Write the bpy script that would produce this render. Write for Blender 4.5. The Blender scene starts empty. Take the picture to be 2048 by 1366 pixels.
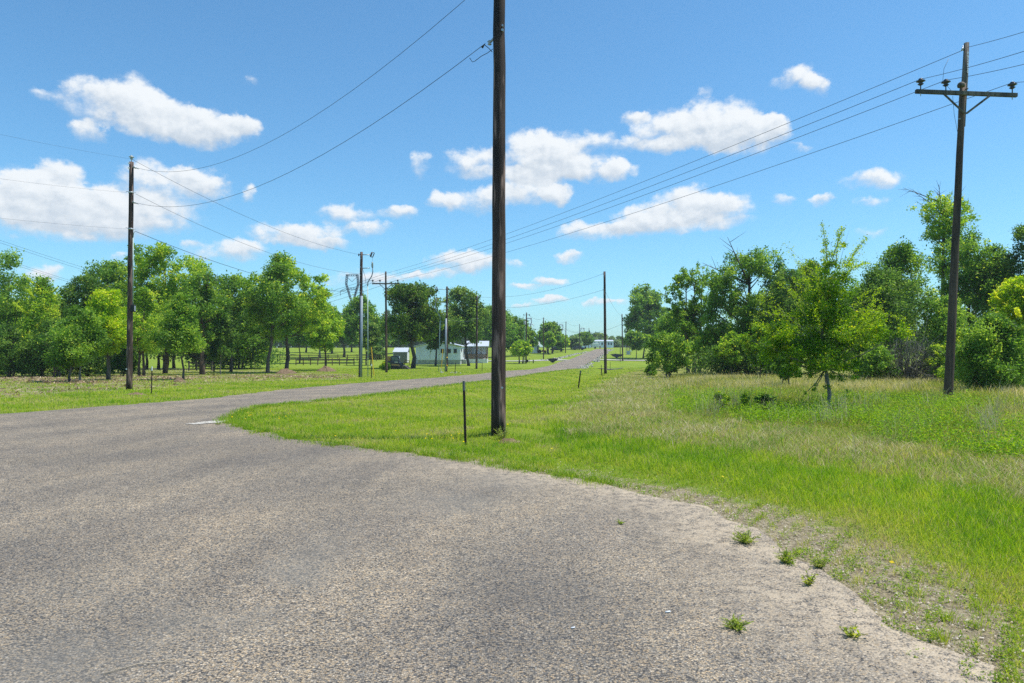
import bpy, math, random
import numpy as np
from mathutils import Vector
from mathutils.geometry import delaunay_2d_cdt

# ---------------------------------------------------------------- camera, world, sun, exposure
SC = bpy.context.scene
COL = SC.collection
F, CX, HY, EYE = 1365.33, 1024.0, 700.0, 1.65       # lens in photo pixels, photo centre, horizon row, eye height
cam = bpy.data.objects.new('camera', bpy.data.cameras.new('camera'))
COL.objects.link(cam)
cam.location = (0, 0, EYE)
cam.rotation_euler = (math.radians(90), 0, 0)
cam.data.lens = 24.0
cam.data.sensor_width = 36.0
cam.data.shift_y = 17.0 / 2048.0
cam.data.clip_start = 0.05
cam.data.clip_end = 6000
SC.camera = cam

SUN_AZ, SUN_EL = math.radians(91), math.radians(68)   # azimuth clockwise from the view direction (+Y)
sun_dir = Vector((math.sin(SUN_AZ) * math.cos(SUN_EL), math.cos(SUN_AZ) * math.cos(SUN_EL), math.sin(SUN_EL)))
sun = bpy.data.objects.new('sun', bpy.data.lights.new('sun', 'SUN'))
COL.objects.link(sun)
sun.data.energy = 4.6
sun.data.angle = math.radians(0.53)
sun.data.color = (1.0, 0.955, 0.88)
sun.rotation_euler = (-sun_dir).to_track_quat('-Z', 'Y').to_euler()
sun.location = (30, 10, 60)

SC.view_settings.view_transform = 'Standard'
SC.view_settings.look = 'None'
SC.view_settings.exposure = 0.38
SC.view_settings.gamma = 1.0
SC.render.engine = 'CYCLES'
SC.cycles.use_denoising = False
SC.cycles.max_bounces = 6
SC.cycles.diffuse_bounces = 3
SC.cycles.transmission_bounces = 4
SC.cycles.glossy_bounces = 2
SC.cycles.caustics_reflective = False
SC.cycles.caustics_refractive = False

# clouds: azimuth/elevation ellipses on the sky, given as (x, y, rx, ry, weight) on a 2048-wide chart of the sky facing +Y
CLOUDS = [
 (190,200,80,38,1),(270,208,85,46,1),(330,230,85,42,1),(420,252,95,34,1),(370,265,120,24,.9),(175,255,36,24,.8),(80,188,30,14,.55),
 (480,252,40,20,.7),
 (60,400,120,55,1),(200,430,190,45,.8),(60,450,110,30,.5),(55,395,95,45,.95),(150,405,100,46,.8),(330,372,115,42,1),(260,420,150,40,.75),(120,342,60,24,.8),(190,450,160,26,.6),
 (110,472,70,18,.7),(80,542,50,20,.75),(240,515,24,14,.6),(400,362,50,30,.7),(375,485,25,10,.5),
 (450,500,85,24,.95),(560,468,62,24,1),(640,466,65,28,1),(690,425,75,20,.8),(800,425,38,16,.8),(745,455,55,15,.75),(620,482,95,12,.7),
 (950,325,70,28,.95),(1055,310,72,42,1),(1110,318,70,48,1),(1180,335,75,26,1),(1245,342,40,18,.8),(1060,350,130,16,.9),
 (885,400,36,17,.75),(970,398,75,28,1),(1070,385,75,32,1),(1115,388,34,20,.8),
 (1330,265,80,38,1),(1430,245,82,52,1),(1490,268,72,40,1),(1540,262,38,28,.85),(1400,286,135,16,.9),(1268,238,34,11,.5),
 (1190,285,55,26,.5),(1255,292,34,18,.45),(1595,290,30,8,.45),
 (1180,460,60,20,1),(1280,438,75,28,1),(1370,412,75,38,1),(1430,425,70,34,1),(1340,452,155,18,.9),
 (1598,160,50,24,.65),(1632,172,22,22,.6),(1745,362,66,22,1),(1565,398,28,13,.7),(1640,404,30,14,.9),(1750,407,48,9,.5),
 (1412,178,20,11,.5),(840,330,24,24,.55),(500,385,16,16,.5),(500,162,28,10,.4),
 (910,520,60,22,.9),(868,545,45,10,.7),(965,522,40,24,.8),(1030,528,26,10,.5),(1140,510,28,13,.75),(1095,562,44,9,.8),(1050,572,34,6,.7),
 (1100,600,44,9,.8),(1045,612,28,8,.7),(1190,606,30,9,.75),(1240,606,28,9,.6),(700,555,50,20,.6),(765,560,45,14,.5),(825,550,42,12,.6),
 (1740,458,30,10,.35),(2300,300,140,50,1),(2700,420,200,60,.9),(-250,330,160,60,1),(-700,420,220,70,1),(2500,520,180,40,.8),(-300,540,200,40,.8),
]
world = bpy.data.worlds.new('World')
SC.world = world
world.use_nodes = True
nt = world.node_tree
nt.nodes.clear()
def WN(t, **kw):
    n = nt.nodes.new(t)
    for k, v in kw.items(): setattr(n, k, v)
    return n
def lk(a, b): nt.links.new(a, b)
def wm(op, a, b=None, c=None, clamp=False):
    n = WN('ShaderNodeMath', operation=op); n.use_clamp = clamp
    for i, v in enumerate((a, b, c)):
        if v is None: continue
        if isinstance(v, (int, float)): n.inputs[i].default_value = v
        else: lk(v, n.inputs[i])
    return n.outputs[0]
def wv(op, a, b=None, c=None):
    n = WN('ShaderNodeVectorMath', operation=op)
    for i, v in enumerate((a, b, c)):
        if v is None: continue
        if isinstance(v, tuple): n.inputs[i].default_value = v
        else: lk(v, n.inputs[i])
    return n
sky = WN('ShaderNodeTexSky', sky_type='NISHITA', sun_disc=False)
sky.sun_elevation = SUN_EL
sky.sun_rotation = SUN_AZ
sky.altitude = 60; sky.air_density = 1.0; sky.dust_density = 0.5; sky.ozone_density = 2.4
bg_sky = WN('ShaderNodeBackground'); bg_sky.inputs['Strength'].default_value = 0.128
hsv = WN('ShaderNodeHueSaturation'); hsv.inputs['Saturation'].default_value = 1.02; hsv.inputs['Value'].default_value = 1.0
lk(sky.outputs[0], hsv.inputs['Color'])
tint = WN('ShaderNodeMix', data_type='RGBA', blend_type='MULTIPLY'); tint.inputs['Factor'].default_value = 1.0; tint.inputs['B'].default_value = (.60, .965, 1.08, 1)   # camera white balance of the sky
lk(hsv.outputs[0], tint.inputs['A']); lk(tint.outputs['Result'], bg_sky.inputs['Color'])
tc = WN('ShaderNodeTexCoord')
sp = WN('ShaderNodeSeparateXYZ'); lk(tc.outputs['Generated'], sp.inputs[0])
az = wm('ARCTAN2', sp.outputs[0], sp.outputs[1])
el = wm('ARCTAN2', sp.outputs[2], wm('SQRT', wm('ADD', wm('MULTIPLY', sp.outputs[0], sp.outputs[0]), wm('MULTIPLY', sp.outputs[1], sp.outputs[1]))))
cb = WN('ShaderNodeCombineXYZ'); lk(az, cb.inputs[0]); lk(el, cb.inputs[1])
P0 = cb.outputs[0]
nzv = WN('ShaderNodeTexNoise'); nzv.inputs['Scale'].default_value = 19; nzv.inputs['Detail'].default_value = 7; nzv.inputs['Roughness'].default_value = .62
lk(P0, nzv.inputs['Vector'])
warp = wv('MULTIPLY_ADD', nzv.outputs['Color'], (.062, .040, 0), (-.031, -.020, 0))
Pw = wv('ADD', P0, warp.outputs[0]).outputs[0]
S1 = S2 = None
for ci, (x, y, rx, ry, w) in enumerate(CLOUDS):
    if ci and ci % 5 == 0:                            # chains the evaluation so that the node stack stays small
        ch = WN('ShaderNodeVectorMath', operation='MULTIPLY_ADD'); lk(S2, ch.inputs[0]); ch.inputs[1].default_value = (1e-9, 1e-9, 0); lk(Pw, ch.inputs[2])
        Pw = ch.outputs[0]
    a = math.atan2(x - CX, F); e = math.atan2(HY - y, math.hypot(x - CX, F))
    w = min(1.1, w * 1.25) if rx < 62 else w
    ra = rx * 1.2 / F * math.cos(a) ** 2; re = ry * 1.22 / F * math.cos(a)
    v = wv('MULTIPLY_ADD', Pw, (1 / ra, 1 / re, 0), (-a / ra, -e / re, 0)).outputs[0]
    d2 = wv('DOT_PRODUCT', v, v).outputs['Value']
    m = wm('MAXIMUM', wm('MULTIPLY_ADD', d2, -w, w), 0.0)
    s = WN('ShaderNodeSeparateXYZ'); lk(v, s.inputs[0])
    if S1 is None: S1, S2 = m, wm('MULTIPLY', m, s.outputs[1])
    else: S1, S2 = wm('ADD', S1, m), wm('MULTIPLY_ADD', m, s.outputs[1], S2)
def fbn(vec, scale, detail, rough):
    n = WN('ShaderNodeTexNoise'); n.inputs['Scale'].default_value = scale; n.inputs['Detail'].default_value = detail; n.inputs['Roughness'].default_value = rough
    lk(vec, n.inputs['Vector']); return n.outputs[0]
mpn = WN('ShaderNodeMapping'); mpn.inputs['Scale'].default_value = (1, 1.35, 1); lk(P0, mpn.inputs[0])
fb = fbn(mpn.outputs[0], 23, 11, .63)
off = wv('ADD', mpn.outputs[0], (.006, .011, 0)).outputs[0]
fbo = fbn(off, 23, 7, .6)
rel = wm('DIVIDE', S2, wm('ADD', S1, .02))
dens = wm('ADD', S1, wm('MULTIPLY_ADD', fb, 2.8, -1.38))
top = WN('ShaderNodeMapRange', interpolation_type='SMOOTHSTEP'); top.inputs['From Min'].default_value = -.4; top.inputs['From Max'].default_value = .4; top.inputs['To Min'].default_value = 1.7; top.inputs['To Max'].default_value = .95
lk(rel, top.inputs['Value'])
mr = WN('ShaderNodeMapRange', interpolation_type='SMOOTHSTEP')
mr.inputs['From Min'].default_value = .08; lk(top.outputs[0], mr.inputs['From Max']); mr.inputs['To Max'].default_value = .97
lk(dens, mr.inputs['Value'])
alpha = wm('MULTIPLY', mr.outputs[0], wm('MINIMUM', wm('MULTIPLY', S1, 2.2), 1.0))
relief = wm('SUBTRACT', fb, fbo)
bri = WN('ShaderNodeMapRange', interpolation_type='SMOOTHSTEP')
bri.inputs['From Min'].default_value = -.75; bri.inputs['From Max'].default_value = .55
lk(wm('ADD', rel, wm('MULTIPLY', relief, 2.3)), bri.inputs['Value'])
cmix = WN('ShaderNodeMix', data_type='RGBA'); lk(bri.outputs[0], cmix.inputs['Factor'])
cmix.inputs['A'].default_value = (.57, .65, .74, 1); cmix.inputs['B'].default_value = (.91, .945, .97, 1)
bg_c = WN('ShaderNodeBackground'); bg_c.inputs['Strength'].default_value = .80
lk(cmix.outputs['Result'], bg_c.inputs['Color'])
mixw = WN('ShaderNodeMixShader'); lk(alpha, mixw.inputs[0]); lk(bg_sky.outputs[0], mixw.inputs[1]); lk(bg_c.outputs[0], mixw.inputs[2])
wo = WN('ShaderNodeOutputWorld'); lk(mixw.outputs[0], wo.inputs['Surface'])
world.cycles.sampling_method = 'MANUAL'
world.cycles.sample_map_resolution = 512

# ---------------------------------------------------------------- helpers
R0 = np.random.default_rng(7)
def sm(a, b, x):
    t = np.clip((x - a) / (b - a), 0, 1); return t * t * (3 - 2 * t)
_ty = np.array([-80, 0, 28, 40, 52, 63, 76, 89, 110, 127, 147, 170, 206, 250, 290, 400, 4000.])
_tz = np.array([0, 0, 0, -.18, -.44, -.57, -.74, -.83, -.88, -.83, -.52, -.08, .74, 1.95, 2.65, 3.1, 3.1])
_gy = np.arange(-80, 4000, 2.0)
_gz = np.interp(_gy, _ty, _tz)
_k = np.exp(-.5 * (np.arange(-8, 9) / 3.0) ** 2); _k /= _k.sum()
_gz = np.convolve(np.pad(_gz, 8, mode='edge'), _k, 'valid')
def seg_dist(px, py, pts):
    d = np.full(np.shape(px), 1e9); tt = np.zeros(np.shape(px)); n = len(pts) - 1
    for i in range(n):
        ax, ay = pts[i]; bx, by = pts[i + 1]
        vx, vy = bx - ax, by - ay; L = vx * vx + vy * vy
        t = np.clip(((px - ax) * vx + (py - ay) * vy) / L, 0, 1)
        q = np.hypot(px - ax - t * vx, py - ay - t * vy)
        m = q < d
        d = np.where(m, q, d); tt = np.where(m, (i + t) / n, tt)
    return d, tt
SWALE = [(-2.6, 16.5), (-.9, 22), (1.2, 31), (3.6, 44), (6.2, 58), (9.5, 76), (14.5, 97), (18, 120)]
def bump(x, y, s, k):
    return (np.sin(x * s + k) * np.cos(y * s * 1.13 + 2 * k) + .6 * np.sin(x * s * 2.3 - y * s * 1.7 + 3 * k) + .4 * np.cos(x * s * 4.1 + y * s * 3.7 + k)) / 2.0
def tz(x, y):
    x = np.asarray(x, float); y = np.asarray(y, float)
    z = np.interp(y, _gy, _gz)
    d, t = seg_dist(x, y, SWALE)
    z = z - .30 * np.exp(-(d / 1.2) ** 2) * sm(0, .1, t) * (1 - sm(.9, 1, t))
    z = z + .16 * np.exp(-(((x + .08) ** 2 + (y - 13.2) ** 2) / .5))          # soil heap round the tall pole
    z = z + .03 * bump(x, y, .9, 1.3) * sm(1.6, 4.5, x) + .04 * bump(x, y, .35, .4) * sm(22, 60, y)
    return z
def ground(px, py):
    """where the photo's sight line at (px, py) meets the ground"""
    Y = np.concatenate([np.arange(1.5, 60, .02), np.arange(60, 700, .1)])
    X = (px - CX) * Y / F
    g = EYE - (py - HY) * Y / F - tz(X, Y)
    i = int(np.argmax(g <= 0)) if (g <= 0).any() else len(Y) - 1
    return float(X[i]), float(Y[i])
def at(px, py, D):
    return ((px - CX) * D / F, D, EYE - (py - HY) * D / F)
def gz(x, y): return float(tz(x, y))

def put(name, me, parent=None, mat=None, smooth=False):
    o = bpy.data.objects.new(name, me); COL.objects.link(o)
    if parent: o.parent = parent
    if mat:
        me.materials.clear(); me.materials.append(mat)
    if smooth: me.polygons.foreach_set('use_smooth', [True] * len(me.polygons))
    return o
def tag(o, label, cat, group=None):
    o['label'] = label; o['category'] = cat
    if group: o['group'] = group
    return o
def thing(name, label, cat, loc, group=None, rz=0.0):
    o = bpy.data.objects.new(name, None); COL.objects.link(o)
    o.location = loc; o.rotation_euler = (0, 0, rz); o.empty_display_size = .2
    return tag(o, label, cat, group)
def structure(o, kind='structure'):
    o['kind'] = kind; return o
def mesh_np(name, V, Fc, col=None):
    me = bpy.data.meshes.new(name)
    nv, nf, k = len(V), len(Fc), Fc.shape[1]
    me.vertices.add(nv); me.vertices.foreach_set('co', np.ascontiguousarray(V, np.float32).ravel())
    me.loops.add(nf * k); me.loops.foreach_set('vertex_index', np.ascontiguousarray(Fc, np.int32).ravel())
    me.polygons.add(nf); me.polygons.foreach_set('loop_start', np.arange(0, nf * k, k, dtype=np.int32))
    me.update(calc_edges=True)
    if col is not None:
        a = me.attributes.new('col', 'FLOAT_COLOR', 'POINT')
        c = np.ones((nv, 4), np.float32); c[:, :3] = col
        a.data.foreach_set('color', c.ravel())
    return me
class MB:
    def __init__(s): s.v = []; s.f = []
    def add(s, vs, fs):
        b = len(s.v); s.v += [tuple(v) for v in vs]; s.f += [tuple(i + b for i in f) for f in fs]; return s
    def box(s, c, d, rz=0.0, taper=1.0, ry=0.0):
        x, y, z = d[0] / 2, d[1] / 2, d[2] / 2
        vs = []
        for sz in (-1, 1):
            t = taper if sz > 0 else 1
            for sx, sy in ((-1, -1), (1, -1), (1, 1), (-1, 1)):
                px, py, pz = sx * x * t, sy * y * t, sz * z
                px, pz = px * math.cos(ry) + pz * math.sin(ry), -px * math.sin(ry) + pz * math.cos(ry)
                vs.append((c[0] + px * math.cos(rz) - py * math.sin(rz), c[1] + px * math.sin(rz) + py * math.cos(rz), c[2] + pz))
        return s.add(vs, [(3, 2, 1, 0), (4, 5, 6, 7), (0, 1, 5, 4), (1, 2, 6, 5), (2, 3, 7, 6), (3, 0, 4, 7)])
    def tube(s, pts, rad, n=6, cap=True):
        pts = [Vector(p) for p in pts]; m = len(pts)
        rad = [float(q) for q in rad] if hasattr(rad, '__len__') else [float(rad)] * m
        vs = []; fs = []
        for i, p in enumerate(pts):
            d = (pts[min(i + 1, m - 1)] - pts[max(i - 1, 0)]).normalized()
            u = d.cross(Vector((0, 1, 0)) if abs(d.y) < .9 else Vector((1, 0, 0))).normalized(); w = d.cross(u)
            for k in range(n):
                a = 2 * math.pi * k / n
                vs.append(p + rad[i] * (math.cos(a) * u + math.sin(a) * w))
        for i in range(m - 1):
            for k in range(n):
                k2 = (k + 1) % n
                fs.append((i * n + k, i * n + k2, (i + 1) * n + k2, (i + 1) * n + k))
        if cap:
            fs.append(tuple(range(n - 1, -1, -1))); fs.append(tuple((m - 1) * n + k for k in range(n)))
        return s.add(vs, fs)
    def lathe(s, c, prof, n=12):
        vs = []; fs = []
        for r, z in prof:
            for k in range(n):
                a = 2 * math.pi * k / n; vs.append((c[0] + r * math.cos(a), c[1] + r * math.sin(a), c[2] + z))
        for i in range(len(prof) - 1):
            for k in range(n):
                k2 = (k + 1) % n; fs.append((i * n + k, i * n + k2, (i + 1) * n + k2, (i + 1) * n + k))
        fs.append(tuple(range(n - 1, -1, -1))); fs.append(tuple((len(prof) - 1) * n + k for k in range(n)))
        return s.add(vs, fs)
    def prism(s, poly, y0, y1):                     # poly in x,z pulled along y
        n = len(poly); vs = [(x, y0, z) for x, z in poly] + [(x, y1, z) for x, z in poly]
        fs = [tuple(range(n)), tuple(range(2 * n - 1, n - 1, -1))]
        for i in range(n):
            j = (i + 1) % n; fs.append((i, i + n, j + n, j))
        return s.add(vs, fs)
    def build(s, name, mat, parent=None, smooth=False, bevel=0.0):
        me = bpy.data.meshes.new(name); me.from_pydata(s.v, [], s.f); me.update()
        o = put(name, me, parent, mat, smooth)
        if bevel:
            b = o.modifiers.new('bevel', 'BEVEL'); b.width = bevel; b.segments = 2; b.limit_method = 'ANGLE'
        return o

# ---------------------------------------------------------------- materials
class Mat:
    def __init__(s, name):
        s.m = bpy.data.materials.new(name); s.m.use_nodes = True; s.t = s.m.node_tree
        s.b = s.t.nodes['Principled BSDF']; s.out = s.t.nodes['Material Output']
    def n(s, t, **kw):
        x = s.t.nodes.new(t)
        for k, v in kw.items():
            if k in x.inputs.keys(): x.inputs[k].default_value = v
            else: setattr(x, k, v)
        return x
    def l(s, a, b): s.t.links.new(a, b)
    def co(s, scale=(1, 1, 1), kind='Object'):
        c = s.n('ShaderNodeTexCoord'); m = s.n('ShaderNodeMapping'); m.inputs['Scale'].default_value = scale
        s.l(c.outputs[kind], m.inputs[0]); return m.outputs[0]
    def noise(s, scale, detail=3, vec=None, rough=.55):
        x = s.n('ShaderNodeTexNoise'); x.inputs['Scale'].default_value = scale; x.inputs['Detail'].default_value = detail; x.inputs['Roughness'].default_value = rough
        if vec is not None: s.l(vec, x.inputs['Vector'])
        return x.outputs[0]
    def ramp(s, fac, stops, mode='LINEAR'):
        r = s.n('ShaderNodeValToRGB'); e = r.color_ramp.elements; r.color_ramp.interpolation = mode
        while len(e) < len(stops): e.new(.5)
        for q, (p, c) in zip(e, stops): q.position = p; q.color = (c[0], c[1], c[2], 1)
        s.l(fac, r.inputs[0]); return r.outputs[0]
    def mix(s, fac, a, b, mode='MIX'):
        x = s.n('ShaderNodeMix', data_type='RGBA', blend_type=mode)
        for key, v in (('Factor', fac), ('A', a), ('B', b)):
            if isinstance(v, (int, float)): x.inputs[key].default_value = v
            elif isinstance(v, tuple): x.inputs[key].default_value = (v[0], v[1], v[2], 1)
            else: s.l(v, x.inputs[key])
        return x.outputs['Result']
    def math(s, op, a, b=0.0, clamp=False):
        x = s.n('ShaderNodeMath', operation=op); x.use_clamp = clamp
        for i, v in enumerate((a, b)):
            if isinstance(v, (int, float)): x.inputs[i].default_value = v
            else: s.l(v, x.inputs[i])
        return x.outputs[0]
    def bump(s, h, strength=.5, dist=.02):
        x = s.n('ShaderNodeBump'); x.inputs['Strength'].default_value = strength; x.inputs['Distance'].default_value = dist
        s.l(h, x.inputs['Height']); s.l(x.outputs[0], s.b.inputs['Normal'])
    def base(s, c, rough=.8, spec=.3, metal=0.0):
        if isinstance(c, tuple): s.b.inputs['Base Color'].default_value = (*c, 1)
        else: s.l(c, s.b.inputs['Base Color'])
        s.b.inputs['Roughness'].default_value = rough; s.b.inputs['Specular IOR Level'].default_value = spec; s.b.inputs['Metallic'].default_value = metal
        return s.m
def plain(name, c, rough=.6, spec=.4, metal=0.0, var=.18, scale=6.0):
    m = Mat(name); nz = m.noise(scale, 4, m.co())
    d = tuple(x * (1 - var) for x in c); e = tuple(min(1, x * (1 + var)) for x in c)
    return m.base(m.ramp(nz, [(.3, d), (.7, e)]), rough, spec, metal)
def wood(name, dark, light, edge=None, sx=26, bumpd=.006):
    m = Mat(name); v = m.co((sx, sx, .9)); nz = m.noise(1.0, 5, v, .65)
    big = m.noise(1.3, 3, m.co((1, 1, .35)))
    c = m.ramp(nz, [(.34, dark), (.62, light)]); fine = m.noise(1.0, 6, m.co((sx * 5, sx * 5, 2.2)), .7); c = m.mix(.75, c, m.ramp(fine, [(.32, (.35, .33, .32)), (.5, (1, 1, 1)), (.72, (1.7, 1.6, 1.5))]), 'MULTIPLY')
    c = m.mix(m.ramp(big, [(.42, (0, 0, 0)), (.62, (1, 1, 1))]), c, tuple(x * .55 for x in dark))
    if edge: c = m.mix(m.ramp(m.noise(2.0, 2, m.co((5, 5, .6))), [(.56, (0, 0, 0)), (.66, (1, 1, 1))]), c, edge)
    m.bump(nz, .7, bumpd); return m.base(c, .75, .3)
def leafmat(name, trans=.38, gloss=.35):
    m = Mat(name); a = m.n('ShaderNodeAttribute', attribute_name='col')
    m.base(a.outputs['Color'], .5, gloss)
    tr = m.n('ShaderNodeBsdfTranslucent'); hs = m.n('ShaderNodeHueSaturation'); hs.inputs['Hue'].default_value = .487; hs.inputs['Value'].default_value = 1.7; hs.inputs['Saturation'].default_value = 1.05
    m.l(a.outputs['Color'], hs.inputs['Color']); m.l(hs.outputs[0], tr.inputs['Color'])
    mx = m.n('ShaderNodeMixShader'); mx.inputs[0].default_value = trans
    m.l(m.b.outputs[0], mx.inputs[1]); m.l(tr.outputs[0], mx.inputs[2]); m.l(mx.outputs[0], m.out.inputs['Surface'])
    return m.m
M_leaf = leafmat('leaf', .52, .22)
M_grass = leafmat('grass_blade', .48, .2)
M_dry = leafmat('dry_stalk', .25, .2)
M_pole = wood('creosote_pole', (.020, .014, .012), (.115, .073, .058), (.26, .17, .14))
M_poleold = wood('weathered_pole', (.055, .038, .028), (.15, .10, .07))
M_polegrey = wood('grey_weathered_wood', (.06, .055, .048), (.19, .17, .14))
M_bark = wood('grey_bark', (.05, .042, .034), (.16, .135, .11), None, 14, .012)
M_barkbr = wood('brown_bark', (.06, .04, .026), (.17, .115, .075), None, 14, .012)
M_barkpale = wood('pale_bark', (.13, .12, .105), (.30, .275, .24), None, 12, .01)
M_fence = wood('fence_board', (.13, .085, .055), (.26, .175, .115))
M_steel = plain('galvanised_steel', (.42, .43, .44), .4, .5, .6)
M_dark = plain('dark_metal', (.02, .02, .022), .5, .4, .3)
M_wire = plain('wire_metal', (.035, .037, .04), .5, .4, .3, .05)
M_porc = plain('brown_porcelain', (.025, .026, .034), .25, .6)
M_porcl = plain('grey_porcelain', (.36, .38, .38), .3, .5)
M_conduit = plain('conduit_grey', (.20, .25, .30), .45, .45)
M_green = plain('green_grey_pipe', (.34, .43, .40), .45, .45)
M_yellow = plain('yellow_plastic', (.72, .42, .02), .45, .4, 0, .1)
M_white = plain('white_paint', (.74, .76, .78), .55, .4, 0, .06)
M_siding = None

# ---------------------------------------------------------------- ground, road, driveways
LEFT_EDGE = [(0, 830), (215, 813.6), (420, 798), (549, 782), (649, 773), (740, 765), (820, 759.5), (920, 752), (1012, 742.5), (1060, 739.6), (1099, 732), (1118.6, 724.5), (1141, 718.6), (1167, 708), (1194, 698.5)]
NEAR_EDGE = [(452, 843), (474, 829), (505, 818), (560, 811), (600, 807), (700, 796), (800, 784), (900, 771), (980, 762), (1060, 750), (1102, 743.5), (1158, 737.5), (1175, 727), (1190, 720.5), (1197, 714.7), (1208, 708.5), (1222, 698.5)]
APRON_EDGE = [(452, 844), (490, 858), (540, 870), (600, 882), (700, 896), (800, 905), (900, 918), (1000, 935), (1100, 950), (1200, 970), (1300, 992), (1400, 1018), (1460, 1045), (1530, 1085), (1620, 1140), (1700, 1195), (1770, 1250), (1850, 1300), (1950, 1352), (2000, 1380)]
wl = [ground(*p) for p in LEFT_EDGE]; wn = [ground(*p) for p in NEAR_EDGE]; wa = [ground(*p) for p in APRON_EDGE]
ROAD = [(-15.0, -18), (-13.9, 8)] + wl + wn[::-1] + wa[1:] + [(2.75, 0), (2.9, -18)]
def resample(poly, step, amp):
    out = []; n = len(poly); rng = np.random.default_rng(3)
    for i in range(n):
        a, b = np.array(poly[i]), np.array(poly[(i + 1) % n]); L = np.hypot(*(b - a)); dd = max(step, abs(a[1]) * .02)
        m = max(1, int(L / dd))
        for k in range(m):
            p = a + (b - a) * k / m
            if a[1] < 70: p = p + rng.normal(0, amp, 2)
            g_ = .09 * math.sin(p[1] * 7.3 + p[0] * 3.1) + .06 * math.sin(p[1] * 17.1 - p[0] * 11.0); p = p + (g_ if a[1] < 45 else 0) * np.array([1.0, .5]); out.append((float(p[0]), float(p[1])))
    return out
ROADP = resample(ROAD, .3, .035)
def inside(x, y, poly):
    x = np.asarray(x, float); y = np.asarray(y, float); c = np.zeros(x.shape, bool); n = len(poly)
    for i in range(n):
        x1, y1 = poly[i]; x2, y2 = poly[(i + 1) % n]
        if y1 == y2: continue
        m = ((y1 > y) != (y2 > y)) & (x < (x2 - x1) * (y - y1) / (y2 - y1) + x1)
        c ^= m
    return c
def wpoly(pts): return [ground(*p) for p in pts]
# what grows where (world polygons)
P_TALL = wpoly([(1330, 770), (1300, 745), (1310, 729), (1420, 729), (1600, 729), (1800, 729), (2300, 729), (2700, 760), (2500, 985), (2200, 962), (2048, 935), (1850, 897), (1700, 872), (1560, 852), (1400, 842), (1345, 825)])
P_THATCH = wpoly([(1125, 850), (1150, 815), (1190, 775), (1250, 745), (1310, 735), (1345, 770), (1350, 825), (1400, 842), (1560, 852), (1700, 872), (1850, 897), (2048, 935), (2200, 962), (2250, 1040), (2048, 1010), (1900, 975), (1800, 958), (1650, 938), (1500, 908), (1300, 885), (1160, 872)])
P_SOIL = wpoly([(-300, 752), (130, 744), (300, 736), (440, 738), (560, 741), (680, 747), (725, 752), (690, 760), (520, 763), (420, 768), (300, 778), (150, 784), (0, 797), (-300, 820)])
def jit(x, y, a): return x + a * bump(x, y, 2.1, 1.7), y + a * bump(x, y, 1.9, .3)
def regions(x, y):
    jx, jy = jit(x, y, .55); kx, ky = bump(x, y, 5.3, .9), bump(x, y, 6.1, 2.3); jx = jx + .45 * kx; jy = jy + .45 * ky
    return inside(jx, jy, P_TALL), inside(jx, jy, P_THATCH), inside(jx * 1, jy, P_SOIL)

ys = np.concatenate([np.arange(-22, 45, .25), np.arange(45, 130, .8), np.arange(130, 330, 3.0), np.geomspace(330, 3600, 26)])
ss = np.concatenate([-np.geomspace(1.35, 9, 10)[::-1], np.linspace(-1.28, 1.28, 250), np.geomspace(1.35, 9, 10)])
GY, GS = np.meshgrid(ys, ss, indexing='ij')
GX = GS * (11 + .92 * np.maximum(GY, 0))
gx, gy = GX.ravel(), GY.ravel()
gzv = tz(gx, gy)
dR, _ = seg_dist(gx, gy, ROAD + [ROAD[0]])
inR = inside(gx, gy, ROAD)
gzv = gzv - np.where(inR, .09 * sm(.5, 1.0, dR) * (gy < 45) + np.where(gy > 45, .14 * sm(1.3, 2.4, dR), 0), 0)
ta, th, so = regions(gx, gy)
nr, nc = GX.shape
idx = np.arange(nr * nc).reshape(nr, nc)
Q = np.stack([idx[:-1, :-1], idx[:-1, 1:], idx[1:, 1:], idx[1:, :-1]], -1).reshape(-1, 4)
dA, _ = seg_dist(gx, gy, wa + [(2.75, 0), (2.9, -18)])
bare = np.clip(1.6 - dA / (.35 + .75 * sm(10, 4, gy)), 0, 1) * (gy < 16) * (gx > -3)          # worn dirt shoulder by the asphalt
gcol = np.stack([th.astype(float), np.maximum(so.astype(float), 2 * bare), ta.astype(float)], -1)
me = mesh_np('ground', np.stack([gx, gy, gzv], -1), Q, gcol)
m = Mat('turf'); v = m.co()
n1 = m.noise(.35, 5, v); n2 = m.noise(6, 5, v, .7); n3 = m.noise(38, 4, v, .75)
g = m.ramp(n1, [(.30, (.14, .25, .016)), (.5, (.23, .33, .022)), (.68, (.32, .38, .035))])
g = m.mix(m.math('MULTIPLY', n2, .55), g, (.19, .23, .05))
vd = m.n('ShaderNodeTexVoronoi'); vd.inputs['Scale'].default_value = 45; m.l(v, vd.inputs['Vector']); sd = m.n('ShaderNodeSeparateColor'); m.l(vd.outputs['Color'], sd.inputs[0])
dirt = m.mix(.5, m.ramp(n2, [(.35, (.26, .19, .12)), (.65, (.50, .40, .27))]), m.ramp(sd.outputs[0], [(.2, (.16, .14, .12)), (.6, (.42, .34, .24)), (.95, (.60, .54, .45))]))
g = m.mix(m.ramp(m.math('MULTIPLY', m.noise(1.1, 5, v, .7), n3), [(.30, (0, 0, 0)), (.40, (.8, .8, .8))]), g, (.34, .27, .14))
at_ = m.n('ShaderNodeAttribute', attribute_name='col'); sp = m.n('ShaderNodeSeparateColor'); m.l(at_.outputs['Color'], sp.inputs[0])
thc = m.ramp(n2, [(.32, (.13, .16, .04)), (.5, (.28, .25, .11)), (.7, (.42, .35, .2))])
g = m.mix(m.math('MULTIPLY', sp.outputs[0], .75), g, thc)
g = m.mix(sp.outputs[2], g, m.ramp(n2, [(.35, (.15, .20, .025)), (.65, (.34, .31, .10))]))
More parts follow.
